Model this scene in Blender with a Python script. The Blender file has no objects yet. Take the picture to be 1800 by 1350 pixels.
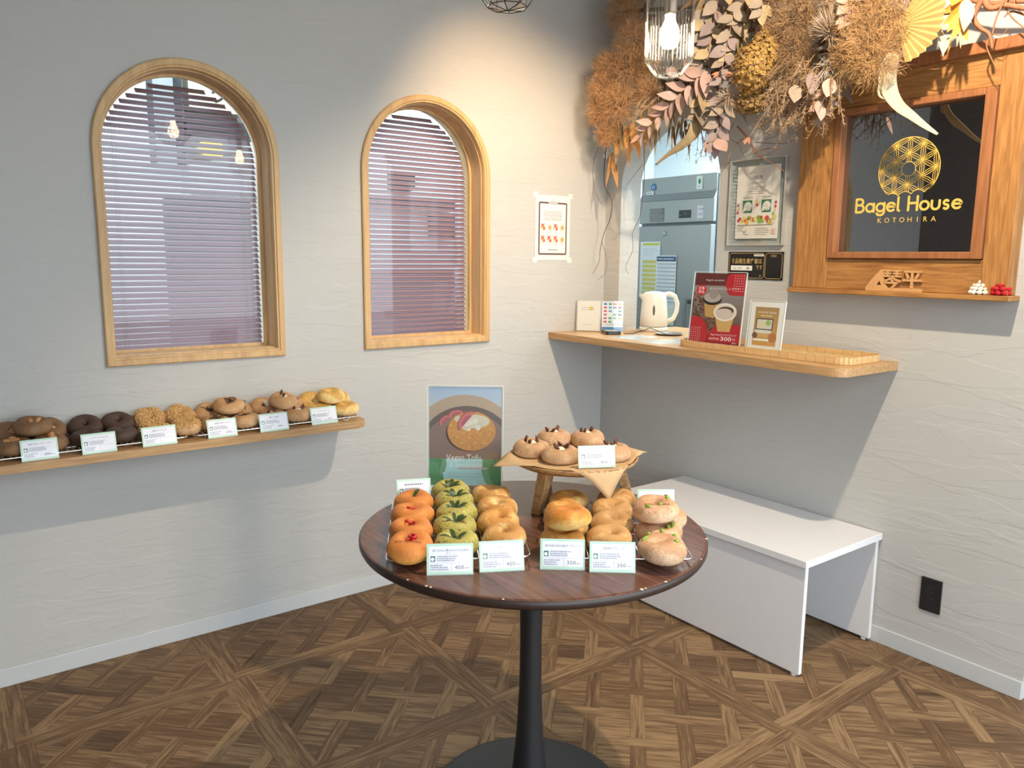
import bpy, bmesh, math, random
from mathutils import Vector, Matrix, noise
from mathutils.geometry import tessellate_polygon
R = math.radians; PI = math.pi
S = bpy.context.scene
COL = S.collection
rng = random.Random(7)

# ------------------------------------------------------------------ camera
FPX = 1388.06; PITCH = 0.1587886; ROLL = 0.0091128; YAW = 0.9270093
CAM = Vector((-2.7467, -2.9044, 1.4))
_F = Vector((math.cos(YAW)*math.cos(PITCH), math.sin(YAW)*math.cos(PITCH), -math.sin(PITCH)))
_r = _F.cross(Vector((0, 0, 1))).normalized(); _u = _r.cross(_F)
_r2 = _r*math.cos(ROLL) + _u*math.sin(ROLL); _u2 = -_r*math.sin(ROLL) + _u*math.cos(ROLL)
cd = bpy.data.cameras.new('camera'); cam = bpy.data.objects.new('camera', cd); COL.objects.link(cam)
m3 = Matrix((_r2, _u2, -_F)).transposed()
cam.matrix_world = Matrix.Translation(CAM) @ m3.to_4x4()
cd.sensor_width = 36; cd.sensor_fit = 'HORIZONTAL'; cd.lens = FPX/1800*36; cd.clip_start = .02
S.camera = cam
def ray(x, y): return _F + _r2*((x-900)/FPX) - _u2*((y-675)/FPX)
def onz(x, y, z): d = ray(x, y); return CAM + d*((z-CAM.z)/d.z)
def ony(x, y, Y): d = ray(x, y); return CAM + d*((Y-CAM.y)/d.y)
def onx(x, y, X): d = ray(x, y); return CAM + d*((X-CAM.x)/d.x)
def pxl(P):
    d = Vector(P)-CAM; k = d.dot(_F); return (900+FPX*d.dot(_r2)/k, 675-FPX*d.dot(_u2)/k, k)

# ------------------------------------------------------------------ light
S.view_settings.view_transform = 'Standard'; S.view_settings.look = 'None'
S.view_settings.exposure = 0.5; S.view_settings.gamma = 1.0; S.view_settings.use_curve_mapping = False
W = bpy.data.worlds.new('overcast_sky'); S.world = W; W.use_nodes = True
W.node_tree.nodes['Background'].inputs[0].default_value = (.80, .91, 1.0, 1)
W.node_tree.nodes['Background'].inputs[1].default_value = 3.7
def lamp(kind, name, loc, energy, color, target=None, size=.04, **k):
    l = bpy.data.lights.new(name, kind); o = bpy.data.objects.new(name, l); COL.objects.link(o)
    o.location = loc; l.energy = energy; l.color = color
    if kind == 'AREA': l.size = size
    else: l.shadow_soft_size = size
    for a, b in k.items(): setattr(l, a, b)
    if target is not None:
        o.rotation_euler = (Vector(target)-Vector(loc)).to_track_quat('-Z', 'Y').to_euler()
    return o
WARM = (1.0, .66, .36)
SPOT_A = (-1.02, -2.04, 2.60); SPOT_T = (-.32, -1.44, .82); SPOT_B = (-1.0, -.95, 2.62)
lamp('SPOT', 'spot_light_counter', SPOT_A, 108, (1, .84, .64), SPOT_T, .025, spot_size=R(126), spot_blend=.35)
lamp('SPOT', 'spot_light_wall', SPOT_B, 62, (1, .66, .36), (-.58, 0, 1.70), .03, spot_size=R(70), spot_blend=1.0)
lamp('AREA', 'kitchen_tube_light', (1.3, -.2, 2.35), 70, (.78, .93, 1.0), (1.3, -.2, 0), .9)

# ------------------------------------------------------------------ materials
MATS = {}
def mat(name, col=(.5, .5, .5), rough=.6, metal=0, spec=.5, var=0, vscale=30, bump=0, bscale=60, alpha=None, sheen=0, emit=None, estr=0, trans=0, coat=0):
    if name in MATS: return MATS[name]
    m = bpy.data.materials.new(name); m.use_nodes = True; MATS[name] = m
    nt = m.node_tree; b = nt.nodes['Principled BSDF']
    b.inputs['Base Color'].default_value = (*col, 1); b.inputs['Roughness'].default_value = rough
    b.inputs['Metallic'].default_value = metal; b.inputs['Specular IOR Level'].default_value = spec
    b.inputs['Coat Weight'].default_value = coat
    if trans: b.inputs['Transmission Weight'].default_value = trans
    if sheen: b.inputs['Sheen Weight'].default_value = sheen
    if emit: b.inputs['Emission Color'].default_value = (*emit, 1); b.inputs['Emission Strength'].default_value = estr
    if var or bump:
        tc = nt.nodes.new('ShaderNodeTexCoord'); n = nt.nodes.new('ShaderNodeTexNoise')
        n.inputs['Scale'].default_value = vscale; n.inputs['Detail'].default_value = 4
        nt.links.new(tc.outputs['Object'], n.inputs['Vector'])
        if var:
            mr = nt.nodes.new('ShaderNodeMapRange'); mr.inputs[1].default_value = .3; mr.inputs[2].default_value = .7
            mr.inputs[3].default_value = 1-var; mr.inputs[4].default_value = 1+var
            nt.links.new(n.outputs[0], mr.inputs[0])
            mx = nt.nodes.new('ShaderNodeMix'); mx.data_type = 'RGBA'; mx.blend_type = 'MULTIPLY'; mx.inputs[0].default_value = 1
            mx.inputs[6].default_value = (*col, 1); nt.links.new(mr.outputs[0], mx.inputs[7])
            nt.links.new(mx.outputs[2], b.inputs['Base Color'])
        if bump:
            n2 = nt.nodes.new('ShaderNodeTexNoise'); n2.inputs['Scale'].default_value = bscale; n2.inputs['Detail'].default_value = 3
            nt.links.new(tc.outputs['Object'], n2.inputs['Vector'])
            bp = nt.nodes.new('ShaderNodeBump'); bp.inputs['Strength'].default_value = .6; bp.inputs['Distance'].default_value = bump
            nt.links.new(n2.outputs[0], bp.inputs['Height']); nt.links.new(bp.outputs[0], b.inputs['Normal'])
    return m
def wood(name, c1, c2, axis='X', scale=1., rough=.45, stretch=14, coords='Object', spec=.4, coat=0):
    m = bpy.data.materials.new(name); m.use_nodes = True; MATS[name] = m
    nt = m.node_tree; b = nt.nodes['Principled BSDF']; b.inputs['Roughness'].default_value = rough
    b.inputs['Specular IOR Level'].default_value = spec; b.inputs['Coat Weight'].default_value = coat
    tc = nt.nodes.new('ShaderNodeTexCoord'); mp = nt.nodes.new('ShaderNodeMapping')
    sc = [stretch]*3; sc['XYZ'.index(axis)] = 1.0
    mp.inputs['Scale'].default_value = [s*scale for s in sc]
    nt.links.new(tc.outputs[coords], mp.inputs[0])
    n = nt.nodes.new('ShaderNodeTexNoise'); n.inputs['Scale'].default_value = 3; n.inputs['Detail'].default_value = 6; n.inputs['Distortion'].default_value = .6
    nt.links.new(mp.outputs[0], n.inputs['Vector'])
    cr = nt.nodes.new('ShaderNodeValToRGB'); e = cr.color_ramp.elements
    e[0].position = .3; e[0].color = (*c2, 1); e[1].position = .68; e[1].color = (*c1, 1)
    nt.links.new(n.outputs[0], cr.inputs[0]); nt.links.new(cr.outputs[0], b.inputs['Base Color'])
    bp = nt.nodes.new('ShaderNodeBump'); bp.inputs['Strength'].default_value = .25; bp.inputs['Distance'].default_value = .001
    nt.links.new(n.outputs[0], bp.inputs['Height']); nt.links.new(bp.outputs[0], b.inputs['Normal'])
    return m
def glassm(name, tint=(1, 1, 1), refl=1.0, rough=0.0, ior=1.45, base=0.0):
    m = bpy.data.materials.new(name); m.use_nodes = True; MATS[name] = m
    nt = m.node_tree; nt.nodes.remove(nt.nodes['Principled BSDF']); out = nt.nodes['Material Output']
    t = nt.nodes.new('ShaderNodeBsdfTransparent'); t.inputs[0].default_value = (*tint, 1)
    g = nt.nodes.new('ShaderNodeBsdfGlossy'); g.inputs['Roughness'].default_value = rough
    lw = nt.nodes.new('ShaderNodeLayerWeight'); lw.inputs[0].default_value = .5
    f = nt.nodes.new('ShaderNodeMath'); f.operation = 'POWER'; f.inputs[1].default_value = 5; nt.links.new(lw.outputs['Facing'], f.inputs[0])
    mm = nt.nodes.new('ShaderNodeMath'); mm.operation = 'MULTIPLY_ADD'; mm.inputs[1].default_value = refl*.9; mm.inputs[2].default_value = base+.04*refl; mm.use_clamp = True
    nt.links.new(f.outputs[0], mm.inputs[0])
    x = nt.nodes.new('ShaderNodeMixShader'); nt.links.new(mm.outputs[0], x.inputs[0])
    nt.links.new(t.outputs[0], x.inputs[1]); nt.links.new(g.outputs[0], x.inputs[2]); nt.links.new(x.outputs[0], out.inputs[0])
    return m
def inkmat(name, rough=.5, spec=.3, coat=0):
    m = bpy.data.materials.new(name); m.use_nodes = True; MATS[name] = m
    nt = m.node_tree; b = nt.nodes['Principled BSDF']; b.inputs['Roughness'].default_value = rough; b.inputs['Specular IOR Level'].default_value = spec
    b.inputs['Coat Weight'].default_value = coat; b.inputs['Coat Roughness'].default_value = .03
    a = nt.nodes.new('ShaderNodeAttribute'); a.attribute_name = 'Col'; nt.links.new(a.outputs[0], b.inputs['Base Color'])
    return m
INK = inkmat('printed_ink')
GLOSSINK = inkmat('laminated_print', .35, .5, .5)

def wallpaper(name, col):
    m = bpy.data.materials.new(name); m.use_nodes = True; MATS[name] = m
    nt = m.node_tree; b = nt.nodes['Principled BSDF']; b.inputs['Roughness'].default_value = .72; b.inputs['Specular IOR Level'].default_value = .25
    tc = nt.nodes.new('ShaderNodeTexCoord')
    def nz(sx, sz, scale, det, dist=0.):
        mp = nt.nodes.new('ShaderNodeMapping'); mp.inputs['Scale'].default_value = (sx, sx, sz); nt.links.new(tc.outputs['Object'], mp.inputs[0])
        n = nt.nodes.new('ShaderNodeTexNoise'); n.inputs['Scale'].default_value = scale; n.inputs['Detail'].default_value = det; n.inputs['Distortion'].default_value = dist
        nt.links.new(mp.outputs[0], n.inputs['Vector']); return n.outputs[0]
    def mth(op, a, b_=None, c=None):
        q = nt.nodes.new('ShaderNodeMath'); q.operation = op
        for i, v in enumerate((a, b_, c)):
            if v is None: continue
            if isinstance(v, (int, float)): q.inputs[i].default_value = v
            else: nt.links.new(v, q.inputs[i])
        return q.outputs[0]
    big = nz(1, 5.5, 2.1, 2, .4)                       # long low ridges of the stone-pattern paper
    step = nt.nodes.new('ShaderNodeMapRange'); step.interpolation_type = 'SMOOTHSTEP'
    step.inputs[1].default_value = .49; step.inputs[2].default_value = .515; nt.links.new(big, step.inputs[0])
    big2 = nz(1, 4, 3.4, 2, .8)
    step2 = nt.nodes.new('ShaderNodeMapRange'); step2.interpolation_type = 'SMOOTHSTEP'
    step2.inputs[1].default_value = .54; step2.inputs[2].default_value = .56; nt.links.new(big2, step2.inputs[0])
    mid = nz(1, 3, 14, 5, .5); fine = nz(1, 1, 160, 3)
    mask = nz(1, 1.6, 2.6, 1)
    mk = nt.nodes.new('ShaderNodeMapRange'); mk.inputs[1].default_value = .42; mk.inputs[2].default_value = .62; nt.links.new(mask, mk.inputs[0])
    h = mth('ADD', mth('MULTIPLY', step.outputs[0], .5), mth('MULTIPLY', step2.outputs[0], .4))
    h = mth('MULTIPLY_ADD', mth('MULTIPLY', mid, mk.outputs[0]), .9, h)
    h = mth('MULTIPLY_ADD', fine, .10, h)
    bp = nt.nodes.new('ShaderNodeBump'); bp.inputs['Strength'].default_value = .45; bp.inputs['Distance'].default_value = .0024
    nt.links.new(h, bp.inputs['Height']); nt.links.new(bp.outputs[0], b.inputs['Normal'])
    mr = nt.nodes.new('ShaderNodeMapRange'); mr.inputs[3].default_value = .96; mr.inputs[4].default_value = 1.03; nt.links.new(mid, mr.inputs[0])
    mx = nt.nodes.new('ShaderNodeMix'); mx.data_type = 'RGBA'; mx.blend_type = 'MULTIPLY'; mx.inputs[0].default_value = 1
    mx.inputs[6].default_value = (*col, 1); nt.links.new(mr.outputs[0], mx.inputs[7]); nt.links.new(mx.outputs[2], b.inputs['Base Color'])
    return m

WALL = wallpaper('grey_stone_wallpaper', (.50, .49, .46))
WHITE = mat('white_laminate', (.74, .73, .73), .38, var=.01)
PLASTIC_W = mat('white_plastic', (.85, .86, .84), .3)
BASEB = mat('vinyl_baseboard', (.55, .56, .55), .4)
FRAMEW = wood('pale_window_wood', (.66, .43, .20), (.50, .30, .13), 'Z', 1.2, .4, 9)
SHELFW = wood('oak_shelf_wood', (.56, .34, .155), (.36, .20, .085), 'X', 2.2, .4, 16)
COUNTERW = wood('oak_counter_wood', (.56, .34, .155), (.36, .20, .085), 'Y', 2.2, .35, 16)
OLDW = wood('aged_timber', (.47, .225, .065), (.28, .115, .030), 'Z', 3.2, .55, 12)
OLDWY = wood('aged_timber_across', (.47, .225, .065), (.26, .105, .028), 'Y', 3.2, .55, 12)
SASHW = wood('red_sash_timber', (.38, .155, .06), (.25, .095, .036), 'Z', 2, .4, 12)
TABLEW = wood('dark_walnut_laminate', (.17, .075, .048), (.065, .029, .020), 'Y', 1.6, .22, 22, spec=.5)
ACACIA = wood('acacia_wood', (.52, .31, .13), (.25, .12, .045), 'X', 3, .4, 10)
BLACKM = mat('black_metal', (.012, .012, .013), .45, 0.0)
BLACKP = mat('black_plastic', (.015, .015, .017), .4)
CHROME = mat('chrome_wire', (.8, .8, .8), .2, 1)
STEEL = mat('brushed_steel', (.40, .42, .42), .34, .75, bump=.0002, bscale=120)
STEELD = mat('dark_steel', (.24, .26, .27), .4, .6)
CLEAR = glassm('clear_acrylic', (.97, .985, .98), 1.0)
PANE = glassm('window_pane', (.95, .97, .97), .6, 0, 1.45, .0)
DARKPANE = glassm('smoked_pane', (.10, .10, .10), 1.0, 0, 1.45, .42)
SHADEGLASS = glassm('ribbed_lamp_glass', (.97, .96, .94), 1.0, .10, 1.5, .14)
SLAT = mat('mauve_slat', (.29, .175, .205), .45)
GOLD = mat('gold_leaf', (.80, .54, .12), .4, .1)
KRAFT = mat('kraft_paper', (.52, .34, .17), .7, var=.04, vscale=40)
CEIL = mat('ceiling_paint', (.72, .71, .69), .8)
BROWNWALL = mat('dark_brown_panelling', (.17, .14, .125), .6, var=.1)
PAPER = mat('white_paper', (.82, .82, .80), .6)

# ------------------------------------------------------------------ mesh helpers
class MB:
    def __init__(s): s.v = []; s.f = []; s.c = []; s.col = None; s.fm = []
    def add(s, vs, fs, col=None, mi=0):
        o = len(s.v); s.v += [Vector(p) for p in vs]; s.f += [tuple(i+o for i in f) for f in fs]
        s.c += [col]*len(fs); s.fm += [mi]*len(fs); return s
    def box(s, a, b, col=None, M=None, mi=0):
        x0, y0, z0 = a; x1, y1, z1 = b
        vs = [Vector(p) for p in ((x0,y0,z0),(x1,y0,z0),(x1,y1,z0),(x0,y1,z0),(x0,y0,z1),(x1,y0,z1),(x1,y1,z1),(x0,y1,z1))]
        if M is not None: vs = [M @ p for p in vs]
        return s.add(vs, [(0,3,2,1),(4,5,6,7),(0,1,5,4),(1,2,6,5),(2,3,7,6),(3,0,4,7)], col, mi)
    def tube(s, path, rad, n=8, cap=True, col=None, closed=False):
        P = [Vector(p) for p in path]; m = len(P)
        rad = rad if isinstance(rad, (list, tuple)) else [rad]*m
        vs = []; up = None
        for i, p in enumerate(P):
            a = P[(i-1) % m] if (closed or i > 0) else P[i]; b = P[(i+1) % m] if (closed or i < m-1) else P[i]
            t = (b-a)
            t = t.normalized() if t.length > 1e-9 else Vector((0, 0, 1))
            if up is None: up = t.orthogonal().normalized()
            else:
                up = up - t*up.dot(t)
                up = up.normalized() if up.length > 1e-6 else t.orthogonal().normalized()
            w = t.cross(up)
            for k in range(n):
                q = 2*PI*k/n; vs.append(p + (up*math.cos(q)+w*math.sin(q))*rad[i])
        fs = []
        for i in range(m if closed else m-1):
            for k in range(n):
                a = i*n; b = ((i+1) % m)*n; k2 = (k+1) % n
                fs.append((a+k, a+k2, b+k2, b+k))
        if cap and not closed: fs += [tuple(reversed(range(n))), tuple((m-1)*n+k for k in range(n))]
        return s.add(vs, fs, col)
    def lathe(s, prof, n=32, c=(0, 0, 0), col=None, closed=False):
        c = Vector(c); vs = []; fs = []
        for r_, z in prof:
            for k in range(n): q = 2*PI*k/n; vs.append(c+Vector((r_*math.cos(q), r_*math.sin(q), z)))
        m = len(prof)
        for i in range(m if closed else m-1):
            for k in range(n):
                k2 = (k+1) % n; j = (i+1) % m; fs.append((i*n+k, i*n+k2, j*n+k2, j*n+k))
        if not closed: fs += [tuple(reversed(range(n))), tuple((m-1)*n+k for k in range(n))]
        return s.add(vs, fs, col)
    def prism(s, poly, d0, d1, M=None, holes=(), col=None):
        """2-D polygon(s) extruded from w=d0 to w=d1, mapped with M (u,v,w)."""
        loops = [list(poly)]+[list(h) for h in holes]; flat = [p for l in loops for p in l]
        tris = tessellate_polygon([[Vector((p[0], p[1], 0)) for p in l] for l in loops])
        n = len(flat); vs = [Vector((p[0], p[1], d0)) for p in flat]+[Vector((p[0], p[1], d1)) for p in flat]
        fs = []
        for t in tris:
            a, b, c = (flat[i] for i in t)
            ar = (b[0]-a[0])*(c[1]-a[1])-(b[1]-a[1])*(c[0]-a[0])
            t = t if ar > 0 else (t[0], t[2], t[1])
            fs.append((t[0]+n, t[1]+n, t[2]+n)); fs.append((t[0], t[2], t[1]))
        o = 0
        for li, l in enumerate(loops):
            k = len(l); A = sum(l[i][0]*l[(i+1) % k][1]-l[(i+1) % k][0]*l[i][1] for i in range(k))
            fw = (A > 0) == (li == 0)
            for i in range(k):
                a, b = o+i, o+(i+1) % k
                fs.append((a, b, b+n, a+n) if fw else (b, a, a+n, b+n))
            o += k
        if M is not None: vs = [M @ v for v in vs]
        return s.add(vs, fs, col)
    def sphere(s, c, r, n=10, m=6, sc=(1, 1, 1), col=None, M=None):
        c = Vector(c); vs = []; fs = []
        for i in range(m+1):
            th = PI*i/m
            for k in range(n):
                q = 2*PI*k/n; v = Vector((math.sin(th)*math.cos(q)*r*sc[0], math.sin(th)*math.sin(q)*r*sc[1], math.cos(th)*r*sc[2]))
                if M is not None: v = M @ v
                vs.append(c+v)
        for i in range(m):
            for k in range(n):
                k2 = (k+1) % n; fs.append((i*n+k, (i+1)*n+k, (i+1)*n+k2, i*n+k2))
        return s.add(vs, fs, col)
    def build(s, name, material=None, parent=None, smooth=False, loc=None, M=None, bevel=0, mats=None, kind=None):
        me = bpy.data.meshes.new(name)
        vs = s.v if M is None else [M @ p for p in s.v]
        me.from_pydata([tuple(p) for p in vs], [], s.f); me.validate(clean_customdata=False)
        o = bpy.data.objects.new(name, me); COL.objects.link(o)
        for q in (mats or ([material] if material else [])): me.materials.append(q)
        if mats: me.polygons.foreach_set('material_index', s.fm)
        if any(c is not None for c in s.c) and len(me.polygons) == len(s.f):
            a = me.color_attributes.new('Col', 'FLOAT_COLOR', 'CORNER'); i = 0; d = []
            for p in me.polygons:
                c = s.c[p.index] or (.8, .8, .8)
                d += [c[0], c[1], c[2], 1.0]*p.loop_total
            a.data.foreach_set('color', d)
        if smooth: me.polygons.foreach_set('use_smooth', [True]*len(me.polygons))
        if bevel:
            b = o.modifiers.new('bevel', 'BEVEL'); b.width = bevel; b.segments = 2; b.limit_method = 'ANGLE'; b.angle_limit = R(40)
        if parent is not None: o.parent = parent
        if loc is not None: o.location = loc
        if kind: o['kind'] = kind
        return o
def thing(name, label, cat, loc=(0, 0, 0), rotz=0, group=None):
    o = bpy.data.objects.new(name, None); COL.objects.link(o); o.empty_display_size = .05
    o.location = loc; o.rotation_euler = (0, 0, rotz); o['label'] = label; o['category'] = cat
    if group: o['group'] = group
    return o
def tag(o, label, cat, group=None):
    o['label'] = label; o['category'] = cat
    if group: o['group'] = group
    return o
def struct(o): o['kind'] = 'structure'; return o
def structure(name, loc=(0, 0, 0)):
    o = bpy.data.objects.new(name, None); COL.objects.link(o); o.location = loc; return struct(o)
def frame(o, u, v):
    u = Vector(u).normalized(); v = Vector(v).normalized(); n = u.cross(v)
    M = Matrix((u, v, n)).transposed().to_4x4(); M.translation = Vector(o); return M
FA = lambda o: frame(o, (1, 0, 0), (0, 0, 1))      # on the left wall
FB = lambda o: frame(o, (0, -1, 0), (0, 0, 1))     # on the right wall
# --- flat print: coloured polygons and lettering on a sheet, a hair above each other
_tc = {}
def textpoly(s, size=1., bold=0.):
    k = (s, bold)
    if k not in _tc:
        c = bpy.data.curves.new('t', 'FONT'); c.body = s; c.resolution_u = 2; c.offset = bold; c.align_x = 'LEFT'
        o = bpy.data.objects.new('t', c); COL.objects.link(o)
        me = bpy.data.meshes.new_from_object(o.evaluated_get(bpy.context.evaluated_depsgraph_get()))
        vs = [(v.co.x, v.co.y) for v in me.vertices]; fs = [tuple(p.vertices) for p in me.polygons]
        bpy.data.objects.remove(o); bpy.data.curves.remove(c); bpy.data.meshes.remove(me)
        _tc[k] = (vs, fs)
    vs, fs = _tc[k]
    return [(x*size, y*size) for x, y in vs], fs
class Print(MB):
    def __init__(s, dz=.00025): super().__init__(); s.z = dz; s.dz = dz
    def up(s): s.z += s.dz; return s
    def poly(s, pts, col):
        s.add([(x, y, s.z) for x, y in pts], [tuple(range(len(pts)))], col); s.z += 8e-7; return s
    def rect(s, x0, y0, x1, y1, col): return s.poly(((x0, y0), (x1, y0), (x1, y1), (x0, y1)), col)
    def disc(s, x, y, r, col, n=20, ry=None, a=0):
        ry = ry or r; ca, sa = math.cos(a), math.sin(a)
        return s.poly([(x+r*math.cos(2*PI*i/n)*ca-ry*math.sin(2*PI*i/n)*sa, y+r*math.cos(2*PI*i/n)*sa+ry*math.sin(2*PI*i/n)*ca) for i in range(n)], col)
    def text(s, t, x, y, size, col, align='l', width=None, bold=0.):
        vs, fs = textpoly(t, size, bold)
        if not vs: return s
        x0 = min(p[0] for p in vs); x1 = max(p[0] for p in vs); w = x1-x0 or 1
        k = width/w if width else 1
        off = {'l': 0, 'c': -w*k/2, 'r': -w*k}[align]
        return s.add([(x+off+(a-x0)*k, y+b, s.z) for a, b in vs], fs, col)
    def stroke(s, pts, w, col, closed=False, cap=True):
        P = [Vector((p[0], p[1])) for p in pts]; n = len(P)
        L = []
        for i in range(n):
            a = P[(i-1) % n] if (closed or i) else P[i]; b = P[(i+1) % n] if (closed or i < n-1) else P[i]
            t = (b-a); t = t.normalized() if t.length > 1e-9 else Vector((1, 0)); L.append(Vector((-t.y, t.x))*(w/2))
        vs = []
        for p, o in zip(P, L): vs += [(p.x+o.x, p.y+o.y, s.z), (p.x-o.x, p.y-o.y, s.z)]
        fs = [(2*i+1, (2*((i+1) % n))+1, 2*((i+1) % n), 2*i) for i in range(n if closed else n-1)]
        s.add(vs, fs, col); s.z += .00002
        if cap and not closed:
            for p in (P[0], P[-1]): s.disc(p.x, p.y, w/2, col, 10); s.z += .00002
        return s
    def lines(s, x0, x1, ys, h, col, rr, frac=(.6, 1), center=False):
        """rows of print too small to read: rows of short dashes"""
        for y in ys:
            w = (x1-x0)*rr.uniform(*frac); a = x0 + ((x1-x0-w)/2 if center else 0); x = a
            while x < a+w:
                d = h*rr.uniform(.6, 1.6); s.rect(x, y-h/2, min(x+d, a+w), y+h/2, col); x += d+h*rr.uniform(.25, .6)
        return s

# ================================================================== the setting
XL, YF, ZC = -3.2, -3.6, 2.75
# ---- floor: square panels of woven diagonal laths inside double strips
def clip(poly, a, b, c):           # keep a*x+b*y <= c
    out = []
    for i in range(len(poly)):
        p, q = poly[i], poly[(i+1) % len(poly)]
        dp, dq = a*p[0]+b*p[1]-c, a*q[0]+b*q[1]-c
        if dp <= 0: out.append(p)
        if (dp < 0 < dq) or (dq < 0 < dp):
            t = dp/(dp-dq); out.append((p[0]+(q[0]-p[0])*t, p[1]+(q[1]-p[1])*t))
    return out
def area(p): return abs(sum(p[i][0]*p[(i+1) % len(p)][1]-p[(i+1) % len(p)][0]*p[i][1] for i in range(len(p))))/2
PIECES = []                         # (polygon, grain angle)
def piece(poly, ang, lim=None):
    for h in ((-1, 0, -XL), (1, 0, 1.7), (0, -1, -YF), (0, 1, 0.0)) + tuple(lim or ()):
        poly = clip(poly, *h)
        if len(poly) < 3: return
    if area(poly) < 2e-5: return
    PIECES.append((poly, ang))
PER = .625; BW = .045; GX = -.135; GY = -.40
def rect(x0, y0, x1, y1): return [(x0, y0), (x1, y0), (x1, y1), (x0, y1)]
for i in range(-6, 4):
    for j in range(-7, 3):
        cx, cy = GX+i*PER, GY+j*PER
        nx, ny = cx+PER, cy+PER
        piece(rect(cx, cy, nx-BW, cy+BW), 0); piece(rect(cx+BW, cy-BW, nx, cy), 0)          # strips along x
        piece(rect(cx-BW, cy, cx, ny-BW), PI/2); piece(rect(cx, cy+BW, cx+BW, ny), PI/2)    # strips along y
        x0, x1, y0, y1 = cx+BW, nx-BW, cy+BW, ny-BW
        if x1 < XL or x0 > 1.7 or y1 < YF or y0 > 0: continue
        lim = ((-1, 0, -x0), (1, 0, x1), (0, -1, -y0), (0, 1, y1))
        mx, my = (x0+x1)/2, (y0+y1)/2; q = math.sqrt(.5); st = .1405; hw = .0225
        def dia(s0, s1, t0, t1, g):
            piece([(mx+(s-t)*q, my+(s+t)*q) for s, t in ((s0, t0), (s1, t0), (s1, t1), (s0, t1))], g, lim)
        for a in range(-3, 4):
            for b in range(-3, 4):
                s, t = a*st, b*st
                if abs(s)+abs(t) > .62: continue
                dia(s+hw, s+st-hw, t+hw, t+st-hw, -PI/4)                                   # squares between the laths
                if (a+b) % 2 == 0: dia(s-st+hw, s+st-hw, t-hw, t+hw, PI/4)                 # lath passing over
                else: dia(s-hw, s+hw, t-st+hw, t+st-hw, -PI/4)
def plank_material():
    m = bpy.data.materials.new('oak_parquet'); m.use_nodes = True
    nt = m.node_tree; b = nt.nodes['Principled BSDF']; b.inputs['Roughness'].default_value = .5; b.inputs['Specular IOR Level'].default_value = .22
    uv = nt.nodes.new('ShaderNodeUVMap'); at = nt.nodes.new('ShaderNodeAttribute'); at.attribute_name = 'Col'
    mp = nt.nodes.new('ShaderNodeMapping'); mp.inputs['Scale'].default_value = (3.5, 55, 1); nt.links.new(uv.outputs[0], mp.inputs[0])
    n = nt.nodes.new('ShaderNodeTexNoise'); n.inputs['Scale'].default_value = 1.6; n.inputs['Detail'].default_value = 7; n.inputs['Distortion'].default_value = 1.1
    nt.links.new(mp.outputs[0], n.inputs['Vector'])
    mp2 = nt.nodes.new('ShaderNodeMapping'); mp2.inputs['Scale'].default_value = (10, 260, 1); nt.links.new(uv.outputs[0], mp2.inputs[0])
    n2 = nt.nodes.new('ShaderNodeTexNoise'); n2.inputs['Scale'].default_value = 2; n2.inputs['Detail'].default_value = 3; nt.links.new(mp2.outputs[0], n2.inputs['Vector'])
    ad = nt.nodes.new('ShaderNodeMath'); ad.operation = 'MULTIPLY_ADD'; ad.inputs[1].default_value = .32; nt.links.new(n2.outputs[0], ad.inputs[0]); nt.links.new(n.outputs[0], ad.inputs[2])
    sp = nt.nodes.new('ShaderNodeSeparateColor'); nt.links.new(at.outputs[0], sp.inputs[0])
    ad2 = nt.nodes.new('ShaderNodeMath'); ad2.operation = 'MULTIPLY_ADD'; ad2.inputs[1].default_value = .30; nt.links.new(sp.outputs[0], ad2.inputs[0]); nt.links.new(ad.outputs[0], ad2.inputs[2])
    cr = nt.nodes.new('ShaderNodeValToRGB'); e = cr.color_ramp.elements
    e[0].position = .46; e[0].color = (.060, .032, .016, 1); e[1].position = 1.15; e[1].color = (.29, .18, .09, 1)
    k = cr.color_ramp.elements.new(.80); k.color = (.155, .088, .043, 1); e[-1].position = 1.0
    nt.links.new(ad2.outputs[0], cr.inputs[0]); nt.links.new(cr.outputs[0], b.inputs['Base Color'])
    bp = nt.nodes.new('ShaderNodeBump'); bp.inputs['Strength'].default_value = .15; bp.inputs['Distance'].default_value = .0006
    nt.links.new(ad.outputs[0], bp.inputs['Height']); nt.links.new(bp.outputs[0], b.inputs['Normal'])
    return m
PLANK = plank_material()
floor = struct(MB().box((XL, YF, -.06), (1.7, 1.3, -.004)).build('floor', mat('floor_screed', (.03, .02, .015), .9)))
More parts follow.
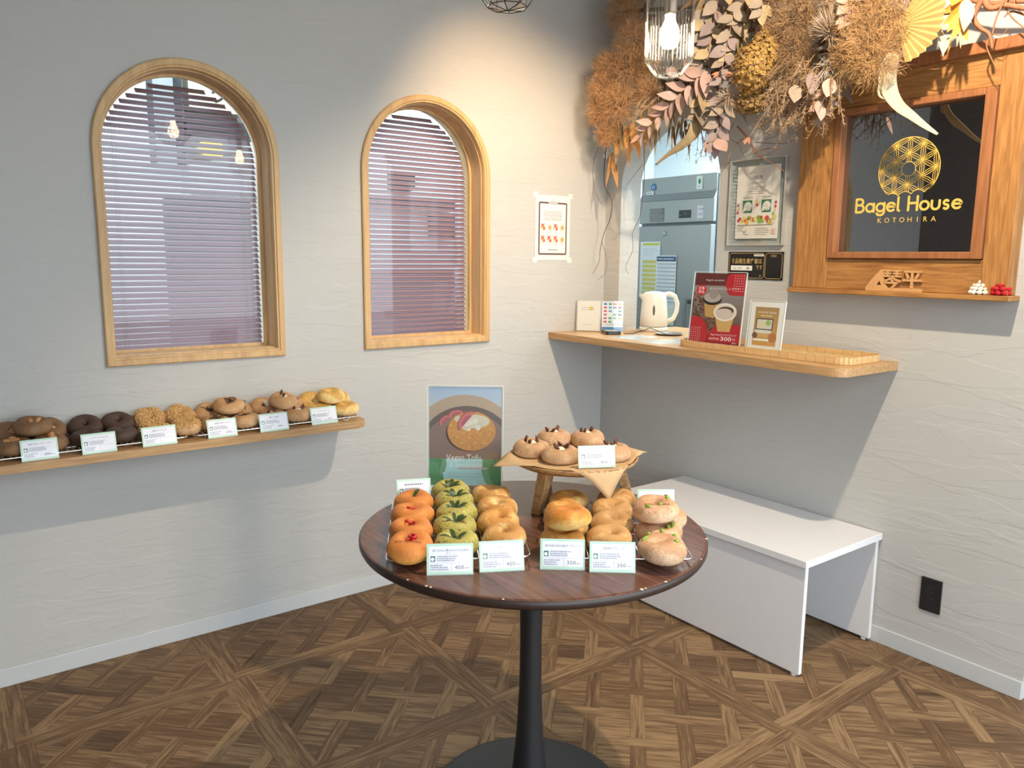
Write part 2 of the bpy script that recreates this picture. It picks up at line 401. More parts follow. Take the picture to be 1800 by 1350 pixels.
def planks(name, items, kind=None):
    vs = []; fs = []; uv = []; cl = []
    for poly, ang in items:
        A = sum(poly[i][0]*poly[(i+1) % len(poly)][1]-poly[(i+1) % len(poly)][0]*poly[i][1] for i in range(len(poly)))
        if A < 0: poly = poly[::-1]
        cx = sum(p[0] for p in poly)/len(poly); cy = sum(p[1] for p in poly)/len(poly); n = len(poly)
        top = []
        for x, y in poly:
            d = math.hypot(x-cx, y-cy) or 1; k = max(0, 1-.0006/d); top.append((cx+(x-cx)*k, cy+(y-cy)*k))
        o = len(vs); vs += [(x, y, 0) for x, y in top]+[(x, y, -.004) for x, y in top]
        F = [tuple(o+i for i in range(n))]+[(o+i, o+n+i, o+n+(i+1) % n, o+(i+1) % n) for i in range(n)]
        ru, rv, rc = rng.uniform(0, 40), rng.uniform(0, 40), rng.gauss(.5, .24)
        ca, sa = math.cos(ang), math.sin(ang)
        for f in F:
            fs.append(f)
            for i in f:
                x, y, _ = vs[i]; uv += [(x*ca+y*sa)+ru, (-x*sa+y*ca)+rv]; cl += [rc, rc, rc, 1]
    me = bpy.data.meshes.new(name); me.from_pydata(vs, [], fs); me.materials.append(PLANK)
    me.uv_layers.new(name='UVMap').data.foreach_set('uv', uv)
    me.color_attributes.new('Col', 'FLOAT_COLOR', 'CORNER').data.foreach_set('color', cl)
    o = bpy.data.objects.new(name, me); COL.objects.link(o); o.parent = floor
    if kind: o['kind'] = kind
    return o
def seen(poly):
    P = [pxl((x, y, 0)) for x, y in poly]
    if any(p[2] < .2 for p in P): return 0
    cx = sum(p[0] for p in P)/len(P); cy = sum(p[1] for p in P)/len(P)
    if not (0 < cx < 1800 and 0 < cy < 1350): return 0
    if ((cx-929)/300)**2+((cy-945)/112)**2 < 1 or ((cx-928)/150)**2+((cy-1386)/79)**2 < 1: return 0
    bx = sum(p[0] for p in poly)/len(poly); by = sum(p[1] for p in poly)/len(poly)
    if bx > -.47 and by > -1.45: return 0
    return area([(p[0], p[1]) for p in P])
rank = sorted(range(len(PIECES)), key=lambda i: -seen(PIECES[i][0])); big = [i for i in rank[:300] if seen(PIECES[i][0]) > 0]
for i in big: planks('plank', [PIECES[i]])
bs = set(big); planks('plank_remainder', [PIECES[i] for i in range(len(PIECES)) if i not in bs], 'stuff')

# ---- walls
def arch_loop(cx, w, z0, zs, n=28):
    """bottom-left, bottom-right, then over the arch (counter-clockwise)"""
    return [(cx-w, z0), (cx+w, z0)] + [(cx+w*math.cos(PI*k/n), zs+w*math.sin(PI*k/n)) for k in range(n+1)]
WIN = [(-1.955, 'window_1'), (-1.0105, 'window_2')]; WW = .277; WZ0 = 1.056; WZS = 1.742
holes = [arch_loop(cx, WW+.006, WZ0-.006, WZS) for cx, _ in WIN]
wl = MB().prism([(XL, 0), (0, 0), (0, ZC), (XL, ZC)], -.17, 0, FA((0, 0, 0)), holes).build('wall_left', WALL); struct(wl)
ARC_C, ARC_W, ARC_Z0, ARC_ZS = .398, .292, 1.02, 1.728       # in u = -y
hole = arch_loop(ARC_C, ARC_W, ARC_Z0, ARC_ZS)
wr = MB().prism([(-1.3, 0), (2.007, 0), (2.007, ZC), (-1.3, ZC)], -.13, 0, FB((0, 0, 0)), [hole]).build('wall_right', WALL); struct(wr)
struct(MB().box((0.13, -2.007, 0), (1.7, -1.9, ZC)).build('wall_return', WALL))
struct(MB().box((XL-.1, YF, 0), (XL, 0, ZC)).build('wall_side', BROWNWALL))
struct(MB().box((1.0, YF, 0), (1.1, -2.01, ZC)).build('wall_entry', WALL))
KW = mat('kitchen_wall_paint', (.70, .76, .78), .5)
struct(MB().box((1.6, -1.9, 0), (1.7, 1.3, ZC)).build('wall_kitchen', KW))
struct(MB().box((0.13, 1.2, 0), (1.6, 1.3, ZC)).build('wall_kitchen_end', KW))
struct(MB().box((XL-.1, YF-.1, ZC), (1.7, .17, ZC+.1)).build('ceiling', CEIL))
struct(MB().box((0, .17, ZC), (1.7, 1.3, ZC+.1)).build('ceiling_kitchen', CEIL))
wf = MB().box((XL-.1, YF-.1, 2.35), (1.1, YF, ZC)).box((XL-.1, YF-.1, 0), (1.1, YF, .12))
for x in (XL-.1, -1.75, -.35, 1.02): wf.box((x, YF-.1, .12), (x+.08, YF, 2.35))
struct(wf.build('wall_front', BLACKM))
struct(MB().box((-14, -16, -.2), (14, 14, -.065)).build('ground_outside', mat('pavement', (.42, .42, .41), .9, var=.08, vscale=3)))
struct(MB().box((XL, -.008, 0), (0, 0, .062)).build('baseboard_left', BASEB, bevel=.002))
struct(MB().box((-.008, -2.007, 0), (0, -.008, .062)).build('baseboard_right', BASEB, bevel=.002))

# ---- arched windows with venetian blinds
def loft(profile, cx, w, z0, zs, n=36):
    """sweep a profile of (offset outwards, depth y) round the arched opening"""
    m = MB(); rows = []
    for o, y in profile:
        rows.append([(x, y, z) for x, z in arch_loop(cx, w+o, z0-o, zs, n)])
    k = len(rows[0])
    for r_ in rows: m.v += [Vector(p) for p in r_]
    for i in range(len(rows)-1):
        for j in range(k):
            j2 = (j+1) % k; m.f.append((i*k+j, (i+1)*k+j, (i+1)*k+j2, i*k+j2)); m.c.append(None); m.fm.append(0)
    return m
for wi, (cx, nm) in enumerate(WIN):
    win = structure(nm, (cx, 0, WZ0))
    inv = Matrix.Translation((-cx, 0, -WZ0))
    loft([(.030, 0), (.030, -.012), (.026, -.015), (.010, -.015), (.007, -.011), (.002, -.011), (0, -.008), (0, .012)], cx, WW, WZ0, WZS).build('casing', FRAMEW, win, True, M=inv).modifiers.new('e', 'EDGE_SPLIT').split_angle = R(35)
    loft([(0, .012), (-.004, .012), (-.004, .10), (0.005, .10), (0.005, .165)], cx, WW, WZ0, WZS).build('jamb', FRAMEW, win, True, M=inv).modifiers.new('e', 'EDGE_SPLIT').split_angle = R(35)
    loft([(-.004, .086), (-.014, .086), (-.014, .10), (-.004, .10)], cx, WW, WZ0, WZS).build('glazing_stop', FRAMEW, win, True, M=inv).modifiers.new('e', 'EDGE_SPLIT').split_angle = R(35)
    MB().prism(arch_loop(0, WW-.006, .006, WZS-WZ0), -.098, -.095, FA((0, 0, 0))).build('glass_pane', PANE, win)
    bl = thing('venetian_blind', ['mauve slatted venetian blind behind the left arched window', 'mauve slatted venetian blind behind the right arched window beside the clipboard notice'][wi], 'blind', (cx, .128, WZ0), group='blinds in the arched windows')
    z = .016; pitch = .0205; wid = .025; tilt = R(44); top = WZS-WZ0+WW
    mesh_cache = {}
    while z < top-.004:
        zz = z+.015-(WZS-WZ0); hw = WW-.012 if zz < 0 else math.sqrt(max(0, (WW-.012)**2-zz*zz))
        if hw > .02:
            key = round(hw, 4)
            if key not in mesh_cache:
                sm = MB(); ca, sa = math.cos(tilt), math.sin(tilt); pts = []
                for k in range(5):
                    t = (k/4-.5)*wid; b_ = .0016*(1-(2*k/4-1)**2)
                    pts.append((t*ca-b_*sa*-1, t*sa-b_*ca))
                vs = [(sx*hw, p[0], p[1]+dz) for dz in (0, -.0007) for sx in (-1, 1) for p in pts]
                fs = []
                for k in range(4):
                    fs += [(k, k+5, k+6, k+1), (10+k, 11+k, 16+k, 15+k)]
                fs += [(0, 10, 15, 5), (4, 9, 19, 14)]
                so = sm.add(vs, fs).build('slat', SLAT, bl, True); mesh_cache[key] = so.data
            else:
                so = bpy.data.objects.new('slat', mesh_cache[key]); COL.objects.link(so); so.parent = bl
            so.location = (0, 0, z)
        z += pitch
    for sx in (-.80, .74):
        zt = WZS-WZ0+math.sqrt(max(0, 1-sx*sx))*WW-.03
        MB().tube([(sx*WW, -.010, .012), (sx*WW, -.010, zt)], .0007, 5).tube([(sx*WW+.009, -.010, .012), (sx*WW+.009, -.010, zt)], .0006, 5).build('ladder_cord', mat('mauve_cord', (.30, .20, .22), .7), bl)
    MB().box((-WW+.014, -.011, .004), (WW-.014, .011, .012)).build('bottom_rail', SLAT, bl)

# ---- what stands outside the arched windows
bd = thing('neighbour_building', 'white and black shopfront of the neighbouring building seen between the mauve slats', 'building', (0, 1.9, -.065))
WEXT = mat('white_render', (.80, .84, .86), .8); DEXT = mat('dark_shopfront', (.035, .035, .04), .5)
MB().box((-5.5, .3, 0), (3.0, 1.2, 5.0)).build('facade', WEXT, bd)
BY = 1.9
def ext(name, x0, y0, x1, y1, m, d=.2):
    a, b = ony(x0, y0, BY+d), ony(x1, y1, BY+d); return MB().box((a.x, d, max(b.z+.065, 0)), (b.x, .3, a.z+.065)).build(name, m, bd)
ext('shutter', 291, 348, 452, 640, DEXT, .22); ext('awning', 335, 285, 470, 348, mat('grey_awning', (.50, .50, .52), .7), .1)
ext('post', 264, 90, 276, 290, DEXT, .15); ext('post', 313, 90, 327, 290, DEXT, .15)
ext('dark_fascia', 327, 205, 452, 246, DEXT, .16); ext('signboard', 329, 120, 450, 205, mat('cream_sign', (.72, .66, .48), .6), .18)
a_s = ony(372, 178, BY+.178); Print(.001).text('クロースグ', 0, 0, .13, (.03, .03, .03), bold=.01).build('lettering', INK, bd, M=FA((a_s.x, .178, a_s.z+.065)))
TILE = mat('pale_block', (.60, .67, .72), .6); ta, tb_ = ony(170, 246, BY+.1), ony(452, 276, BY+.1); tn = 16; tw0 = (tb_.x-ta.x)/tn; th = (ta.z-tb_.z)/2
for r0 in range(2):
    for i in range(tn): x = ta.x+i*tw0+(tw0/2 if r0 else 0); MB().box((x, .08, tb_.z+.065+r0*th), (x+tw0*.94, .2, tb_.z+.065+r0*th+th*.93)).build('tile', TILE, bd)
ext('roundel', 357, 248, 392, 276, mat('yellow_roundel', (.75, .50, .06), .5), .06)
ext('dark_window', 640, 345, 800, 372, DEXT, .22); ext('dark_window', 762, 378, 800, 420, DEXT, .22); ext('dark_base', 636, 480, 800, 640, DEXT, .22); ext('dark_window', 690, 300, 730, 335, DEXT, .22)

# ---- wooden-framed sign window on the right wall
w3 = structure('window_3', (0, -1.484, 1.29)); C3 = Matrix.Translation((0, 1.484, -1.29))
def b3(n, a, b, m, bev=.003): return MB().box(a, b).build(n, m, w3, M=C3, bevel=bev)
b3('stile', (-.06, -1.247, 1.297), (0, -1.107, 2.03), OLDW); b3('stile', (-.06, -1.861, 1.297), (0, -1.779, 2.03), OLDW)
b3('rail', (-.058, -1.779, 1.297), (0, -1.247, 1.406), OLDWY); b3('rail', (-.058, -1.779, 1.93), (0, -1.247, 2.03), OLDWY)
b3('ledge', (-.082, -1.875, 1.280), (0, -1.100, 1.297), OLDWY); b3('cap', (-.085, -1.885, 2.028), (0, -1.095, 2.064), SASHW)
for a, b, m in (((-.072, -1.274, 1.408), (0, -1.248, 1.928), SASHW), ((-.072, -1.778, 1.408), (0, -1.744, 1.928), SASHW), ((-.072, -1.744, 1.408), (0, -1.274, 1.431), SASHW), ((-.072, -1.744, 1.906), (0, -1.274, 1.928), SASHW)):
    b3('sash', a, b, m)
b3('backing', (-.02, -1.744, 1.431), (-.004, -1.274, 1.906), mat('dark_interior', (.03, .03, .03), .8), 0)
b3('glass_pane', (-.036, -1.744, 1.431), (-.032, -1.274, 1.906), DARKPANE, 0)
GC = (.80, .55, .13)
pr = Print(.0004); LR = .104; a_ = LR*.50; cxl, cyl = 0, 0
def okl(x, y):
    d = math.hypot(x, y)
    if d > LR or d < .023: return False
    for k in range(-3, 4):                         # scalloped bite below
        if math.hypot(x-k*.044+.004, y+.100-k*.004) < .026: return False
    return y > -.10
def clipped(pts, w):
    run = []
    for q in pts+[None]:
        if q is not None and okl(*q): run.append(q)
        else:
            if len(run) > 1: pr.stroke(run, w, GC, cap=False)
            run = []
N = 72
clipped([(LR*.997*math.cos(2*PI*k/N), LR*.997*math.sin(2*PI*k/N)) for k in range(N+1)], .0026)
pr.stroke([(.0235*math.cos(2*PI*k/30), .0235*math.sin(2*PI*k/30)) for k in range(30)], .0024, GC, closed=True)
nodes = [(a_*(i+j*.5), a_*j*math.sqrt(.75)) for i in range(-4, 5) for j in range(-4, 5)]
nodes = [(-y, x) for x, y in nodes if math.hypot(x, y) < LR+a_*1.05]
for x, y in nodes:
    clipped([(x+a_*math.cos(2*PI*k/96), y+a_*math.sin(2*PI*k/96)) for k in range(97)], .0019)
    for k in range(6):
        t = R(30+60*k); clipped([(x+a_*s/24*math.cos(t), y+a_*s/24*math.sin(t)) for s in range(13)], .0018)
    if okl(x, y) and math.hypot(x, y) < LR*.95: pr.disc(x, y, .0038, GC, 10)
for k in range(-3, 4):
    pts = []
    for s in range(33):
        t = PI*s/32; x, y = k*.044-.004+.0262*math.cos(t), -.100+k*.004+.0262*math.sin(t)
        if math.hypot(x, y) <= LR: pts.append((x, y))
    pts = [q for q in pts if all(math.hypot(q[0]-kk*.044+.004, q[1]+.100-kk*.004) > .0258 for kk in range(-3, 4) if kk != k)]
    if len(pts) > 2: pr.stroke(pts, .0026, GC, cap=False)
pr.build('emblem', GOLD, w3, M=C3 @ FB((-.0362, -1.508, 1.707)))
# rounded lettering drawn with strokes
def arc(cx, cy, r, a0, a1, n=14, ry=None): return [(cx+r*math.cos(R(a0+(a1-a0)*k/n)), cy+(ry or r)*math.sin(R(a0+(a1-a0)*k/n))) for k in range(n+1)]
GL = {'B': (.62, [[(0, 0), (0, 1)], [(0, 1), (.3, 1)]+arc(.3, .77, .23, 90, -90)+[(0, .54)], [(0, .54), (.34, .54)]+arc(.34, .27, .27, 90, -90)+[(0, 0)]]),
      'a': (.62, [arc(.3, .31, .3, 0, 360, 24), [(.6, .62), (.6, 0)]]), 'g': (.62, [arc(.3, .31, .3, 0, 360, 24), [(.6, .62), (.6, -.02)]+arc(.3, -.02, .3, 0, -150, 12, ry=.26)]),
      'e': (.62, [[(.02, .33), (.6, .33)]+arc(.3, .31, .3, 4, 315, 22)]), 'l': (.16, [[(0, 1), (0, .12)]+arc(.12, .12, .12, 180, 270, 6)]),
      'H': (.66, [[(0, 0), (0, 1)], [(.64, 0), (.64, 1)], [(0, .52), (.64, .52)]]), 'o': (.62, [arc(.3, .31, .3, 0, 360, 24)]),
      'u': (.58, [[(0, .62), (0, .27)]+arc(.27, .27, .27, 180, 360, 14)+[(.54, .62)]]), 's': (.46, [arc(.22, .455, .155, 40, 270, 12)+arc(.22, .155, .155, 90, -140, 12)]), ' ': (.22, [])}
pw = Print(.0004); x = 0; h = .045
for ch in 'Bagel House':
    w_, st_ = GL[ch]
    for s_ in st_: pw.stroke([(x+px_*h, py_*h) for px_, py_ in s_], .0078, GC)
    x += (w_+.20)*h
tw = x-.2*h
pw.build('lettering', GOLD, w3, M=C3 @ FB((-.0362, -1.511+tw/2*(.36/tw), 1.570)) @ Matrix.Diagonal((.36/tw, 1, 1, 1)))
pk = Print(.0004)
for k, ch in enumerate('KOTOHIRA'): pk.text(ch, -.092+k*.0263, 0, .024, GC, 'c')
pk.build('lettering', GOLD, w3, M=C3 @ FB((-.0362, -1.513, 1.531)))

# ================================================================== furniture
def rounded(x0, y0, x1, y1, rs, n=8):
    """rectangle with corner radii (x0y0, x1y0, x1y1, x0y1)"""
    out = []
    for (cx, cy, a), r_ in zip(((x0, y0, 180), (x1, y0, 270), (x1, y1, 0), (x0, y1, 90)), rs):
        if r_ <= 0: out.append((cx, cy)); continue
        ox = cx+(r_ if cx == x0 else -r_); oy = cy+(r_ if cy == y0 else -r_)
        out += [(ox+r_*math.cos(R(a+90*k/n)), oy+r_*math.sin(R(a+90*k/n))) for k in range(n+1)]
    return out
# oak shelf on the left wall
SZ = .79; SD = .25
t = tag(MB().prism([(p[0]+2.2, p[1]) for p in rounded(-3.19, -SD, -1.425, 0, (0, .05, 0, 0))], -.026, 0).build('wall_shelf', SHELFW, loc=(-2.2, 0, SZ), bevel=.003), 'long oak wall shelf carrying trays of bagels under the left arched window', 'shelf')
# oak counter on the right wall
CZ = 1.05; CD = .354
tc_ = thing('counter', 'oak counter board on the right wall below the arched hatch and sign window', 'counter', (0, -.75, CZ))
MB().prism([(p[0], p[1]+.75) for p in rounded(-CD, -1.513, 0, 0, (.05, 0, 0, 0))], -.03, 0).build('board', COUNTERW, tc_, bevel=.003)
MB().box((0, -.69+.75, -.03), (.42, -.106+.75, 0)).build('hatch_sill', COUNTERW, tc_, bevel=.002)
# white bench
bn = thing('bench', 'white laminate bench along the right wall below the counter', 'bench', (-.24, -1.04, 0))
BM = Matrix.Translation((.24, 1.04, 0))
MB().box((-.485, -1.512, .395), (-.004, -.572, .42)).build('seat', WHITE, bn, M=BM, bevel=.002)
MB().box((-.473, -1.504, .012), (-.455, -.58, .395)).build('front_panel', WHITE, bn, M=BM, bevel=.0015)
MB().box((-.03, -1.504, .012), (-.012, -.58, .395)).build('rear_panel', WHITE, bn, M=BM, bevel=.0015)
MB().box((-.455, -.60, .012), (-.03, -.582, .395)).build('end_panel', WHITE, bn, M=BM, bevel=.0015)
for x in (-.464, -.021):
    for y in (-1.48, -.61): MB().lathe([(.008, 0), (.01, .002), (.01, .010), (.006, .012)], 12, (x, y, 0)).build('foot', mat('clear_foot', (.5, .5, .5), .3), bn, M=BM)
# socket
so = thing('wall_socket', 'black double power socket plate low on the right wall', 'socket', (0, -1.699, .2475))
MB().prism(rounded(-.035, -.06, .035, .06, (.003,)*4, 3), 0, .007, FB((0, 0, 0))).build('plate', BLACKP, so, bevel=.0015)
for dz in (.018, -.018):
    sk = MB().prism(rounded(-.012, -.014, .012, .014, (.002,)*4, 3), .007, .0078, FB((0, 0, dz))).build('outlet', mat('black_plastic_gloss', (.02, .02, .022), .25), so)
    for dx in (-.005, .005): MB().box((dx-.0011, -.005, .0078), (dx+.0011, .005, .0082), M=FB((0, 0, dz))).build('slot', mat('slot_black', (.002, .002, .002), .9), sk)

# bistro table
TC = Vector((-1.578, -1.437, 0)); TZ = .74; TR = .422
tb = thing('bistro_table', 'round dark walnut bistro table on a black trumpet pedestal', 'table', TC)
MB().lathe([(TR-.012, TZ-.022), (TR-.004, TZ-.020), (TR, TZ-.014), (TR, TZ-.004), (TR-.003, TZ-.0005), (TR-.006, TZ)], 96).build('tabletop', TABLEW, tb)
MB().lathe([(TR-.002, TZ-.0215), (TR+.0008, TZ-.016), (TR+.0008, TZ-.004), (TR-.002, TZ-.002)], 96).build('edge_band', mat('dark_edge_band', (.035, .018, .012), .4), tb, True)
pts = [(.055, .012), (.052, .03), (.043, .10), (.034, .2), (.0285, .32), (.0275, .45), (.030, .58), (.036, .66), (.046, .70), (.06, .718)]
MB().lathe(pts, 48).build('pedestal', BLACKM, tb, True)
MB().lathe([(.255, 0), (.257, .004), (.254, .009), (.24, .0115), (.05, .014)], 72).build('base', mat('black_base_coat', (.02, .022, .024), .5), tb, True)
chips = MB()
for k in range(9):
    a = R(rng.uniform(190, 330)); p = Vector((math.cos(a)*(TR-.002), math.sin(a)*(TR-.002), TZ-.0008))
    chips.sphere(p, rng.uniform(.0025, .005), 6, 4, (1, 1, .35))
chips.build('chipped_edge', mat('raw_chipboard', (.62, .52, .40), .9), tb, kind='stuff')

# ---------------------------------------------------------------- acrylic stands with printed cards
def rnd(*k): return random.Random(repr(k))
GREEN_D = (.03, .16, .10)
def price_card(bl, br, z, h=.062, title=(), price=None, label='', lean=14, seed=0, hgt=None, grp='price cards beside the bagels', bcol=(.47, .68, .50)):
    a = Vector((bl[0], bl[1], z)); b = Vector((br[0], br[1], z)); u = (b-a); w = u.length; u.normalize()
    t = thing('price_card', label, 'price card', (a+b)/2, 0, grp)
    back = Vector((0, 0, 1)).cross(u)
    v = (Vector((0, 0, 1))*math.cos(R(lean))+back*math.sin(R(lean)))
    F = frame((0, 0, .0016), u, v)
    MB().box((-w/2, 0, -.0022), (w/2, h, 0), M=F).box((-w/2, 0, 0), (w/2, .012, .0016), M=frame((0, 0, 0), u, back)).build('holder', mat('holder_backing', (.50, .60, .55), .35), t)
    p = Print(.0002); rr = rnd('card', seed); x0 = -w/2+.002
    p.rect(-w/2+.001, .001, w/2-.001, h-.001, bcol); p.up()
    p.rect(-w/2+.005, .006, w/2-.004, h-.0055, (.78, .77, .82)); p.up()
    g = (.10, .10, .12); lg = (.33, .33, .38)
    if title:
        for k, s_ in enumerate(title): p.text(s_, .002, h-.0165-k*.0066, .0062, g, 'c', width=min(w*.82, .0055*len(s_)))
    else: p.lines(-w*.26, w*.30, [h-.0145], .0038, g, rr, (.9, 1))
    p.rect(-w/2+.008, h*.42, -w/2+.018, h*.60, GREEN_D); p.up(); p.disc(-w/2+.0125, h*.50, .0038, (.78, .80, .80), 12)
    p.lines(-w/2+.022, w*.22, [h*.585, h*.515, h*.45], .0026, lg, rr, (.75, 1))
    p.rect(-w/2+.005, h*.365, w/2-.004, h*.372, lg); p.rect(w*.03, .007, w*.036, h*.365, lg)
    p.lines(-w/2+.008, -w*.02, [h*.30, h*.23, h*.16], .0026, lg, rr, (.6, 1))
    if price: p.text(price, w*.10, h*.165, .0115, g, 'l', width=.019); p.lines(w*.32, w*.42, [h*.20], .0022, lg, rr, (.9, 1))
    p.build('printed_card', GLOSSINK, t, M=F)
    return t
def P2(x, y, z): return onz(x, y, z)
PC = [((750, 1012), (832, 1010), ('ほうれん草のKOTOHIRA', 'グリーン'), '450', 'green-bordered price card in front of the green spinach bagels'),
      ((843, 1007), (922, 1003), ('プレーン',), '450', 'green-bordered price card in front of the pale row of the left rack'),
      ((949, 1001), (1028, 1003), ('BAGELHOUSEのプレーン',), '350', 'price card reading 350 before the golden plain bagels on the right rack'),
      ((1036, 1006), (1117, 1008), ('全粒粉のプレーン',), '350', 'price card reading 350 before the wholewheat bagels on the right rack')]
for k, (a, b, ti, pr_, lb) in enumerate(PC): price_card(P2(*a, TZ), P2(*b, TZ), TZ, .064, ti, pr_, lb, 16, k)
price_card(P2(698, 886, .757), P2(758, 882, .757), .757, .062, (), None, 'price card standing behind the orange tomato bagels, partly hidden', 12, 11)
price_card(P2(1120, 904, .757), P2(1186, 904, .757), .757, .062, ('枝豆プレーン',), None, 'price card standing behind the pinkish bagels with green beans', 12, 12)

# A4 poster in an acrylic stand on the table
def poster_stand(name, label, cat, o, u, w, h, lean, parts, matter=GLOSSINK, foot=.07, margin=.004):
    u = Vector(u).normalized(); back = Vector((0, 0, 1)).cross(u)
    t = thing(name, label, cat, o)
    v = Vector((0, 0, 1))*math.cos(R(lean))+back*math.sin(R(lean)); F = frame((0, 0, .003), u, v)
    MB().box((-w/2-margin, -.002, .0005), (w/2+margin, h+margin, .0025), M=F).build('front_sheet', CLEAR, t)
    MB().box((-w/2-margin, -.002, -.0045), (w/2+margin, h+margin, -.0025), M=F).box((-w/2-margin, 0, 0), (w/2+margin, foot, .002), M=frame((0, 0, 0), u, back)).build('stand_sheet', CLEAR, t)
    MB().box((-w/2, 0, -.0022), (w/2, h, -.0012), M=F).build('paper_sheet', PAPER, t)
    parts.build('print', matter, t, M=frame(Vector((0, 0, .003))+F.to_3x3() @ Vector((0, 0, -.0012)), u, v))
    E_ = mat('acrylic_edge', (.80, .84, .85), .25)
    MB().box((-w/2-margin-.0012, -.002, -.0045), (-w/2-margin, h+margin, .0025), M=F).box((w/2+margin, -.002, -.0045), (w/2+margin+.0012, h+margin, .0025), M=F).box((-w/2-margin, h+margin, -.0045), (w/2+margin, h+margin+.0012, .0025), M=F).build('sheet_edge', E_, t)
    return t
W_, H_ = .21, .287
def vgrad(p, x0, x1, y0, y1, c0, c1, n=10):
    for k in range(n):
        f = (k+.5)/n; p.rect(x0, y0+(y1-y0)*k/n, x1, y0+(y1-y0)*(k+1)/n, tuple(a+(b-a)*f for a, b in zip(c0, c1)))
def clipdisc(p, cx, cy, rx, ry, x0, x1, y0, y1, col, n=40):
    poly = [(cx+rx*math.cos(2*PI*i/n), cy+ry*math.sin(2*PI*i/n)) for i in range(n)]
    for h in ((-1, 0, -x0), (1, 0, x1), (0, -1, -y0), (0, 1, y1)): poly = clip(poly, *h)
    if len(poly) > 2: p.poly(poly, col)
p = Print(.00004); hw = W_/2; rr = rnd('fig')
vgrad(p, -hw, hw, H_*.80, H_, (.52, .56, .60), (.42, .52, .68)); p.rect(-hw, H_*.27, hw, H_*.80, (.36, .25, .20)); p.up()
clipdisc(p, .0, H_*.42, .155, .145, -hw, hw, H_*.27, H_, (.50, .36, .26)); p.up()
clipdisc(p, .005, H_*.40, .135, .118, -hw, hw, H_*.27, H_, (.16, .12, .105)); p.up()
clipdisc(p, .005, H_*.37, .130, .105, -hw, hw, H_*.27, H_, (.29, .19, .155)); p.up()
p.disc(.014, H_*.535, .071, (.10, .06, .05), 36, .055); p.up()
p.disc(.018, H_*.555, .070, (.66, .30, .085), 36, .058); p.up()
for k in range(160):
    a, q = rr.uniform(0, 2*PI), math.sqrt(rr.uniform(0, 1)); p.disc(.018+.064*q*math.cos(a), H_*.545+.050*q*math.sin(a), rr.uniform(.001, .0035), rr.choice([(.78, .42, .16), (.55, .22, .06), (.72, .36, .12)]), 6)
p.up(); p.disc(.024, H_*.655, .047, (.72, .62, .48), 20, .020)
for k in range(20): p.disc(.024+rr.uniform(-.047, .045), H_*.645+rr.uniform(-.018, .016), rr.uniform(.004, .010), rr.choice([(.80, .72, .60), (.70, .58, .44)]), 9)
p.up()
def wedge(cx, cy, L, a):
    ca, sa = math.cos(a), math.sin(a)
    out = [(L*math.cos(t), L*.62*math.sin(t)) for t in [PI*k/10 for k in range(11)]]
    for s_, c in ((1, (.36, .10, .10)), (.88, (.62, .20, .17)), (.55, (.50, .12, .15))):
        p.poly([(cx+(x*s_*ca-(y*s_+.0006)*sa), cy+(x*s_*sa+(y*s_)*ca)) for x, y in out], c); p.up()
wedge(-.055, H_*.655, .026, R(35)); wedge(-.026, H_*.72, .024, R(10)); wedge(.006, H_*.655, .037, R(50))
p.rect(-hw, 0, hw, H_*.27, (.50, .78, .80)); p.up()
for x0, x1 in ((-hw, -.070), (.062, hw)):
    for k in range(14):
        cx = rr.uniform(x0, x1); cy = rr.uniform(.005, H_*.26); clipdisc(p, cx, cy, .017, .03, -hw, hw, 0, H_*.27, rr.choice([(.10, .30, .14), (.16, .38, .18), (.22, .42, .24)]), 8)
p.up(); p.rect(-.02, H_*.165, .065, H_*.185, (.62, .50, .52)); p.up()
p.text('Vegan Tofu', -.055, H_*.255, .026, (.86, .92, .93), 'l', width=.10); p.text('& handmade', -.045, H_*.185, .022, (.86, .92, .93), 'l', width=.095)
p.lines(-.05, .05, [H_*.12, H_*.09], .004, (.40, .66, .66), rr, (.7, 1), True)
q_ = P2(881, 856, TZ); rt = Vector((.78, -.62, 0)).normalized()
poster_stand('poster_stand', 'bagel and fig poster in a clear acrylic stand at the back of the table', 'poster', q_-rt*.106, rt, W_, H_, 5, p)

# wooden three-legged cake stand
CS = Vector((-1.346, -1.320, TZ)); PZ = .118
cs = thing('cake_stand', 'round acacia cake stand on three square legs at the back of the table', 'cake stand', CS)
MB().lathe([(.09, PZ-.022), (.15, PZ-.012), (.172, PZ-.001), (.178, PZ+.008), (.175, PZ+.010), (.168, PZ+.004), (.155, PZ), (.02, PZ)], 48).build('plate', ACACIA, cs, True)
for ang in (194, 322, 78):
    d = Vector((math.cos(R(ang)), math.sin(R(ang)), 0)); n = Vector((-d.y, d.x, 0)); m = MB()
    c0 = d*.158; c1 = d*.125; s0, s1 = .0125, .015
    vs = [c0+d*a*s0+n*b*s0 for a, b in ((-1, -1), (1, -1), (1, 1), (-1, 1))]+[c1+d*a*s1+n*b*s1+Vector((0, 0, PZ-.012)) for a, b in ((-1, -1), (1, -1), (1, 1), (-1, 1))]
    m.add(vs, [(0,3,2,1),(4,5,6,7),(0,1,5,4),(1,2,6,5),(2,3,7,6),(3,0,4,7)]).build('leg', ACACIA, cs, bevel=.0015)
